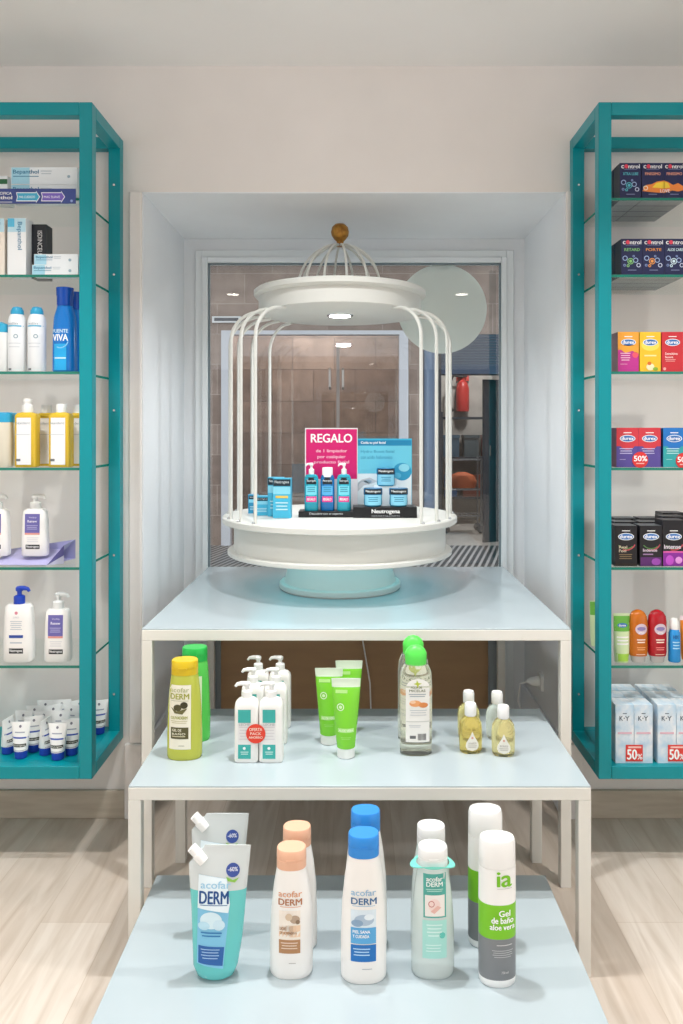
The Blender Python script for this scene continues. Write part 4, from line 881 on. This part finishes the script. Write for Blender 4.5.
# row G small tubes
def hand_tube(label, px, D, rot, first=[None]):
    loc = (X(px, D), D, SH[0])
    if first[0]: return dup(first[0], loc, label, rot)
    t_ = thing('hand_cream_tube', label, 'tube', loc, rot, 'small white hand cream tubes on the cabinet floor')
    MB().lathe([(.016, 0), (.018, .002), (.0195, .024)], mat('#2446B4', .35), 28).build('cap', t_)
    secs = [(.024, .020, .020, 2), (.05, .0235, .016, 2), (.08, .027, .009, 2), (.100, .029, .003, 2), (.108, .030, .0014, 2)]
    MB().loft(secs, mat('#F3F4F3', .3), 32).build('tube_body', t_)
    d = Design(2.4 / F, 0, 0, .006); d.disc(0, -32, 1.3, '#7C7C88', 0); d.rect(-8, -22, 8, -20.5, '#3A56B0', 0); d.lines(-5, -27, 5, -24, 1, '#A9AEBC', 0); d.rect(-6.5, -15.5, 6.5, -12.5, '#3F4234', 0); d.text('Neutrogena', -5.8, -15, 5.8, -13, '#EFEFEA', 1, 0); d.rect(-6, -9.5, 6, -8.6, '#B5B8C4', 0)
    d.build('front_label', t_, wrap(secs)); first[0] = t_; return t_
G = [(21, 2.435, 0, 'front row, left'), (58, 2.425, 0, 'front row, right'), (8, 2.47, 80, 'front row, turned edge on at the far left'), (45.5, 2.46, 80, 'front row, turned edge on between the two front ones'),
     (34.0, 2.485, 20, 'second row, beside the left front tube'), (71.5, 2.46, 15, 'second row, beside the teal post'), (24, 2.53, -5, 'third row, left'), (44, 2.53, 10, 'third row, middle'),
     (61, 2.53, 8, 'third row, right'), (35, 2.58, 0, 'fourth row, left'), (53, 2.585, 30, 'fourth row, middle'), (72, 2.58, -15, 'fourth row, right'), (46, 2.63, 0, 'back row, left'), (62, 2.635, 10, 'back row, middle'), (79, 2.635, 40, 'back row, behind the post'), (99, 2.63, 20, 'back row, seen through the open cabinet side')]
for px, D, rt, lb in G: hand_tube('small white hand cream tube, ' + lb, px, D, rt)

# ---- right cabinet
NV = mat('#1C2350', .35, name='navy_carton'); NVs = mat('#1A1C2E', .4); GB = mat('#9AA0A4', .6, name='carton_bottom')
kc = 2.40 / F
def ctrl_design(sub, c, w_=21.5, boom=False):
    d = Design(kc, 0, 0); hw = w_ / 2
    d.text('c', -hw*.86, -35.2, -hw*.62, -32, '#F0F0F4', 1, .014); d.disc(-hw*.40, -34, 2, '#E0405A', 1, 2.1); d.text('ntrol', -hw*.2, -36, hw*.85, -32, '#F0F0F4', 1, .014); d.rect(-hw*.6, -31.2, hw*.6, -30.8, '#8088B0', 1)
    d.text(sub, -hw*.72, -28, hw*.72, -25.2 if len(sub) < 10 else -25.6, c, 1, .01)
    if not boom:
        for x, y, r, cc in ((-1.5, -15, 3.2, c), (3.6, -16, 2.6, '#9FB6E0'), (-7, -18, 2.6, '#9FB6E0'), (6.5, -11, 2.2, '#C8D0E8'), (-7.5, -11, 1.4, '#7F92C4'), (1.5, -20, 1.2, '#7F92C4'), (-4, -10.5, 1.5, c)): d.ring(x, y, r, .8, cc, 1, 14)
        d.disc(-1.5, -15, 1.5, c, 1)
    d.lines(-hw*.4, -6.5, hw*.4, -4.5, 1, '#7C84A8'); return d
def ctrl(lbl, px, sub, c, shelf, boom=False, deep=4):
    for j in range(deep):
        D = 2.405 + j * .062
        nm = lbl + (', front one' if j == 0 else (', second back', ', third back', ', rearmost')[j - 1])
        o = carton('condom_box', nm, 'box', 21.4 * kc, .058, 37.5 * kc, (X(px, 2.405), D, SH[shelf]), NV, ctrl_design(sub, c, 21.4, boom) if j == 0 else None, 'navy condom boxes on the upper right shelves', side=NVs, bottom=GB)
        if j == 0: yield o
a = list(ctrl('navy condom box with teal print on the top right shelf', 630.5, 'XTRA LUBE', '#59B8C8', 6))[0]
a = list(ctrl('navy condom box with half an orange burst on the top right shelf', 652.7, 'FINISSIMO', '#E8A08A', 6, True))[0]
d = Design(kc, 652.7, 197.3); sun = [(642.5, 186), (645, 181.5), (650, 182), (655, 178.5), (663, 178)]
d.poly([(642.2, 188), (646, 182), (652, 181), (657, 178.5), (664.5, 177.5)] + [(664.5, 190)] + [(656, 189.5), (648, 188.8)], '#F08A3C', 1); d.poly([(652, 184.5), (656, 180), (664.4, 178.5), (664.4, 185.5)], '#F6D23C', 2); d.ring(645.5, 185, 2.4, .9, '#FBE4C8', 2); d.build('burst_sticker', a, flat_front(0)); a.children[-1]['label'] = 'orange and yellow burst'
a = list(ctrl('navy condom box with the rest of the orange burst, at the frame edge', 674.3, 'FINISSIMO', '#E8A08A', 6, True))[0]
d = Design(kc, 674.3, 197.3); d.poly([(663.8, 177.5), (668, 179), (673, 182), (678, 180), (684.5, 184), (684.5, 187), (678, 188.5), (672, 187.5), (663.8, 190)], '#F08A3C', 1); d.poly([(663.8, 178.5), (668, 180), (670, 184.5), (663.8, 185.5)], '#F6D23C', 2); d.text('LOVE', 660, 186.3, 669.5, 189.5, '#FFE9F0', 3) ; d.build('burst_sticker', a, flat_front(0)); a.children[-1]['label'] = 'orange and yellow burst'
list(ctrl('navy condom box with green print on the second right shelf', 632, 'RETARD', '#8CCB7A', 5)); list(ctrl('navy condom box with orange print on the second right shelf', 653.6, 'FORTE', '#F0A050', 5)); list(ctrl('navy condom box with white print on the second right shelf', 675.2, 'ALOE CARE', '#D0E8F0', 5))
def dx_logo(d, x, y, w_=7.5, c='#2F6FB8'):
    d.disc(x, y, w_, '#F2F6FA', 1, 3.6); d.disc(x, y, w_ - .8, c, 2, 2.9); d.text('durex', x - w_ + 1.8, y - 1.9, x + w_ - 1.8, y + 1.5, '#FFFFFF', 3, .014); d.lines(x - 4, y - 6.2, x + 4, y - 5.2, 1, '#FFFFFF', 1, .8)
def durex(lbl, px, wpx, hpx, D, sh, body, des, side=None, top=None, depth=.06, grp='condom boxes on the lower right shelves'):
    kk = D / F; o = carton('condom_box', lbl, 'box', wpx * kk, depth, hpx * kk, (X(px, D), D, sh), mat(body, .35), des, grp, side=mat(side or body, .4), top=mat(top or body, .4)); return o
kd = 2.40 / F
d = Design(kd, 0, 0); d.rect(-10.4, -22, 10.4, -.4, '#C2338F'); d.poly([(-10.4, -24), (-3, -19), (4, -21), (10.4, -18), (10.4, -27), (-10.4, -27)], '#F2A63A', 1); d.disc(7, -17, 3, '#EE5A6C', 1, 3); dx_logo(d, 0, -29.5); d.lines(-8, -19, 2, -10, 4, '#F6CFE4', 2, .35); d.lines(-8, -8, -1, -7, 1, '#F6CFE4', 2)
durex('orange and magenta condom box, leftmost on the third right shelf', 628.3, 21, 40, 2.40, SH[4], '#F2A63A', d, '#8E6A70')
d = Design(kd, 0, 0); dx_logo(d, 0, -29.5); d.disc(0, -27, 9, '#F9DC5C', 0, 6); d.lines(-6, -17, 6, -14, 1, '#F9E9A0', 1, .5); d.disc(0, -5, 4, '#F4EBC0', 1, 3.5); d.disc(-1, -8.5, 2, '#D9702C', 2, 1.8); d.disc(5, -3, 2.5, '#8DB53C', 2, 1.8)
durex('yellow condom box in the middle of the third right shelf', 650.3, 21, 40, 2.40, SH[4], '#F0C22C', d)
d = Design(kd, 0, 0); dx_logo(d, 0, -29.5); d.text('Sensitivo', -7.5, -19.5, 5, -17, '#FFE3E0', 1); d.text('Suave', -7.5, -16, .5, -13.8, '#FFE3E0', 1); d.lines(-7.5, -12.5, 3, -9.5, 2, '#F5B5B0', 1, .35); d.disc(-8, -3, 1.5, '#F5B5B0', 1)
durex('red condom box at the right end of the third right shelf', 672.5, 21.5, 40, 2.40, SH[4], '#CC2F38', d)
def two(cx, base, top_c, low):
    d = Design(kd, cx, 467); d.rect(cx - 11, 427.5, cx + 11, 446, top_c); d.disc(cx, 441.5, 8.5, top_c, .4, 8); dx_logo(d, cx, 438.3, 7.8); d.lines(cx - 8, 448, cx + 5, 455, 3, low, 1, .35); d.lines(cx - 8, 459, cx - 2, 460, 1, low); return d
def pct(d, x, y, r):
    d.disc(x, y, r, '#DD3434', 3); d.text('50%', x - r*.78, y - r*.5, x + r*.85, y + r*.18, '#FFFFFF', 4, .014); d.lines(x - r*.5, y + r*.4, x + r*.5, y + r*.7, 1, '#F9C7C2', 4); return d
a = durex('red and purple condom box, left of the pair sharing a discount sticker', 627.5, 22, 39.3, 2.40, SH[3], '#584A96', two(627.5, 0, '#CF3A45', '#C9C2E6'), '#6B3E54')
a = durex('red and purple condom box, right of the pair sharing a discount sticker', 649.7, 22, 39.3, 2.40, SH[3], '#584A96', two(649.7, 0, '#CF3A45', '#C9C2E6'))
st = pct(Design(kd, 649.7, 467), 640, 459.5, 8).build('discount_sticker', a, flat_front(-.0002)); st['label'] = 'round red 50% sticker'
a = durex('blue and teal condom box with a discount sticker beside the purple pair', 674.2, 22, 39.3, 2.40, SH[3], '#2FA4A8', two(674.2, 0, '#1F74C4', '#BFE8EA'), '#1B5C9A')
st = pct(Design(kd, 674.2, 467), 683.5, 460.5, 8).build('discount_sticker', a, flat_front(-.0002)); st['label'] = 'round red 50% sticker'
def blackbox(kind):
    d = Design(kd, 0, 0); d.ring(0, -24.5, 10, 1.1, '#C2505C', 0, ry=9, a0=20, a1=110); d.ring(0, -24.5, 9, .9, '#5E8C4C', 0, ry=7.4, a0=40, a1=150); dx_logo(d, 0, -29.5, 8, '#3E78BE')
    if kind == 0: d.text('Real', -7, -20.5, 1, -17.8, '#D8C8B0', 1); d.text('Feel', -7, -16.8, 0, -14, '#D8C8B0', 1); d.lines(-7, -12, 6, -6, 3, '#8A7452', 1, .35); d.rect(-10.5, -3, 10.5, -.3, '#2A211C')
    if kind == 1: d.text('Intense', -8, -17.5, 6, -14.5, '#E0D0E0', 1); d.rect(-10.5, -9, 10.5, -.3, '#5A2A6A'); d.disc(5, -4.5, 4.5, '#9A4AAE', 1, 3.5); d.lines(-8, -12.5, 2, -9.5, 1, '#A884B0', 1)
    if kind == 2: d.text('Intense', -9.5, -21.5, 7, -17.5, '#E8E0EC', 1); d.rect(-10.5, -15, 10.5, -13.5, '#E060A8', 0); d.rect(-10.5, -13.5, 10.5, -.3, '#8A2A9A'); d.disc(-4, -6, 4, '#C050C8', 1, 5); d.disc(5, -6, 3.5, '#E49AE0', 1, 3.5)
    return d
BKB = 'black condom boxes on the fifth right shelf'
for kind, px, hp, D0, nd, nm in ((0, 626, 40.5, 2.395, 3, 'black condom box with brown print, left column'), (1, 651, 40.5, 2.395, 3, 'black condom box with a dark purple foot, middle column'), (2, 673.7, 46, 2.395, 3, 'black condom box with a bright purple foot, right column')):
    for j in range(nd):
        durex(nm + (', at the front', ', second back', ', furthest back')[j], px + (0, 0, 0)[j], 22, hp + 0, D0 + .068 * j, SH[2], '#1C1A1E', blackbox(kind) if j == 0 else None, '#2A282E', '#4E5258' if kind < 2 else '#2C2A34', .064, BKB)
# row F bottles
t_ = thing('gel_tube', 'white and green gel tube beside the right cabinet post', 'tube', (X(621.5, 2.42), 2.42, SH[1]), 0, 'massage gels on the sixth right shelf')
secs = [(0, .020, .018, 2.2), (.03, .0225, .018, 2.2), (.09, .024, .012, 2.2), (.135, .025, .003, 2.2), (.145, .0252, .0015, 2.2)]
MB().loft(secs, mat('#D5E8B8', .3), 32).build('tube_body', t_)
d = Design(kd, 0, 0, .006); d.rect(-8, -46, 8, -31, '#6FB848'); d.disc(0, -37, 5, '#3E78BE', 1, 2.2); d.text('durex', -3.6, -38, 3.6, -36, '#FFFFFF', 2); d.lines(-6, -26, 6, -16, 3, '#FFFFFF', 0, .4); d.rect(-6.5, -9, 6.5, -1.5, '#A8D850'); d.build('front_label', t_, wrap(secs))
t_ = thing('gel_tube', 'white and green gel tube seen through the open side of the right cabinet', 'tube', (X(593.5, 2.60) + .0, 2.60, SH[1]), 0, 'massage gels on the sixth right shelf')
t_.location.x = RXI + .0385 + .027; MB().loft(secs, mat('#D5E8B8', .3), 32).build('tube_body', t_)
d = Design(2.58 / F, 0, 0, .006); d.rect(-7.5, -44, 7.5, -31, '#6FB848'); d.build('front_label', t_, wrap(secs))
def capsule(lbl, px, col, dark):
    t_ = thing('massage_gel_bottle', lbl, 'bottle', (X(px, 2.42), 2.42, SH[1]), 0, 'massage gels on the sixth right shelf')
    MB().loft([(0, .018, .015, 2.5), (.002, .020, .0165, 2.5), (.014, .021, .018, 2.5), (.022, .025, .02, 2.5)], mat('#E8E4E2', .2, trans=.4), 32).build('cap', t_)
    secs = [(.020, .0255, .020, 2.4), (.03, .0275, .0215, 2.4), (.12, .0275, .0215, 2.4), (.138, .025, .020, 2.4), (.150, .018, .015, 2.3), (.156, .008, .007, 2), (.1575, .001, .001, 2)]
    MB().loft(secs, mat(col, .12, trans=.3), 36).build('body', t_)
    d = Design(kd, 0, 0, .006); d.disc(1, -34, 6, '#D8C4D0', 0, 5.5); d.disc(1, -34.5, 4.4, '#8D7FB4', 1, 2); d.text('play', -1.8, -31.5, 3.8, -29.5, '#FFFFFF', 1); d.lines(-3.5, -24, 5, -19, 2, '#F6E6D8', 0, .45); d.lines(-3.5, -16, 5, -12, 2, dark, 0, .4); d.lines(-4, -9, 5, -8, 1, '#F0D0C0', 0, .7)
    d.build('front_label', t_, wrap(secs)); return t_
capsule('round-topped orange gel bottle on the sixth right shelf', 638, '#DE7A1E', '#F4B070'); capsule('round-topped red gel bottle on the sixth right shelf', 657, '#C41F2C', '#EE8A88')
t_ = thing('massage_gel_bottle', 'slim light blue bottle with a white cap beside the red gel', 'bottle', (X(674.3, 2.42), 2.42, SH[1]), 0, 'massage gels on the sixth right shelf')
secs = [(0, .0165, .0155, 2), (.003, .018, .017, 2), (.085, .0175, .017, 2), (.098, .013, .013, 2)]
MB().loft(secs, mat('#2E95DC', .2), 32).build('body', t_); MB().lathe([(.013, .098), (.0135, .1), (.0125, .120), (.009, .130), (.001, .132)], WHITE, 24).build('cap', t_)
d = Design(kd, 0, 0, .005); d.text('H2O', -3, -27.5, 3, -24, '#0F4C8C', 0); d.lines(-3.5, -21, 3.5, -12, 3, '#A8DAF6', 0, .4); d.build('front_label', t_, wrap(secs))
t_ = thing('gel_tube', 'orange tube cut off by the right edge on the sixth shelf', 'tube', (X(688, 2.44), 2.44, SH[1]), 0, 'massage gels on the sixth right shelf')
MB().loft([(0, .018, .017, 2.2), (.02, .021, .018, 2.2), (.09, .023, .01, 2.2), (.12, .024, .002, 2.2)], mat('#EE8A30', .3), 32).build('tube_body', t_); MB().loft([(.12, .024, .002, 2.2), (.133, .024, .0015, 2.2)], mat('#F0DCE4', .3), 32).build('crimp', t_)
# row G lubricant boxes
KB = noisy('pale_blue_carton', '#B9D6EA', '#EDF1F5', 26, .35)
def ky_design():
    d = Design(kd, 0, 0); d.text('K', -5.2, -47, -1.8, -42.5, '#5C6A78', 1, .01); d.disc(-.6, -44.8, .6, '#5C6A78', 1); d.text('Y', .3, -47, 4.6, -42.5, '#5C6A78', 1, .01); d.rect(-2, -50, 2, -49.2, '#5C6A78', 1)
    d.lines(-7, -31, 7, -28, 1, '#E3B9C8', 1, .6); d.rect(-9.3, -50, -9.05, -1, '#8FAEC4', 1); return d
n_ = 0
for px, dr_ in ((624.7, 'leftmost'), (643.4, 'second from the post'), (666.9, 'third from the post'), (685.6, 'cut off by the right edge')):
    for j in range(3):
        D = 2.392 + .068 * j
        o = carton('gel_carton', 'pale blue gel carton, %s column, %s' % (dr_, ('front', 'second row', 'back row')[j]), 'box', 18.4 * kd, .062, 58 * kd, (X(px, 2.392), D, SH[0]), KB, ky_design() if j == 0 else None, 'pale blue gel cartons')
        if j == 0 and n_ in (1, 3):
            d = Design(kd, px, 759); sx = px - 9.3
            d.rect(sx - 8.5, 740.5, sx + 8.5, 757, '#DE4038', 3); d.text('50', sx - 7, 745, sx + 2.5, 755, '#FFFFFF', 4, .014); d.text('%', sx + 3, 749.5, sx + 8, 755, '#FFFFFF', 4, .01); d.lines(sx - 6, 742, sx + 7, 744.2, 1, '#F8C8C0', 4, .8)
            st = d.build('discount_sticker', o, flat_front(0)); st['label'] = 'square red 50% sticker'
    n_ += 1
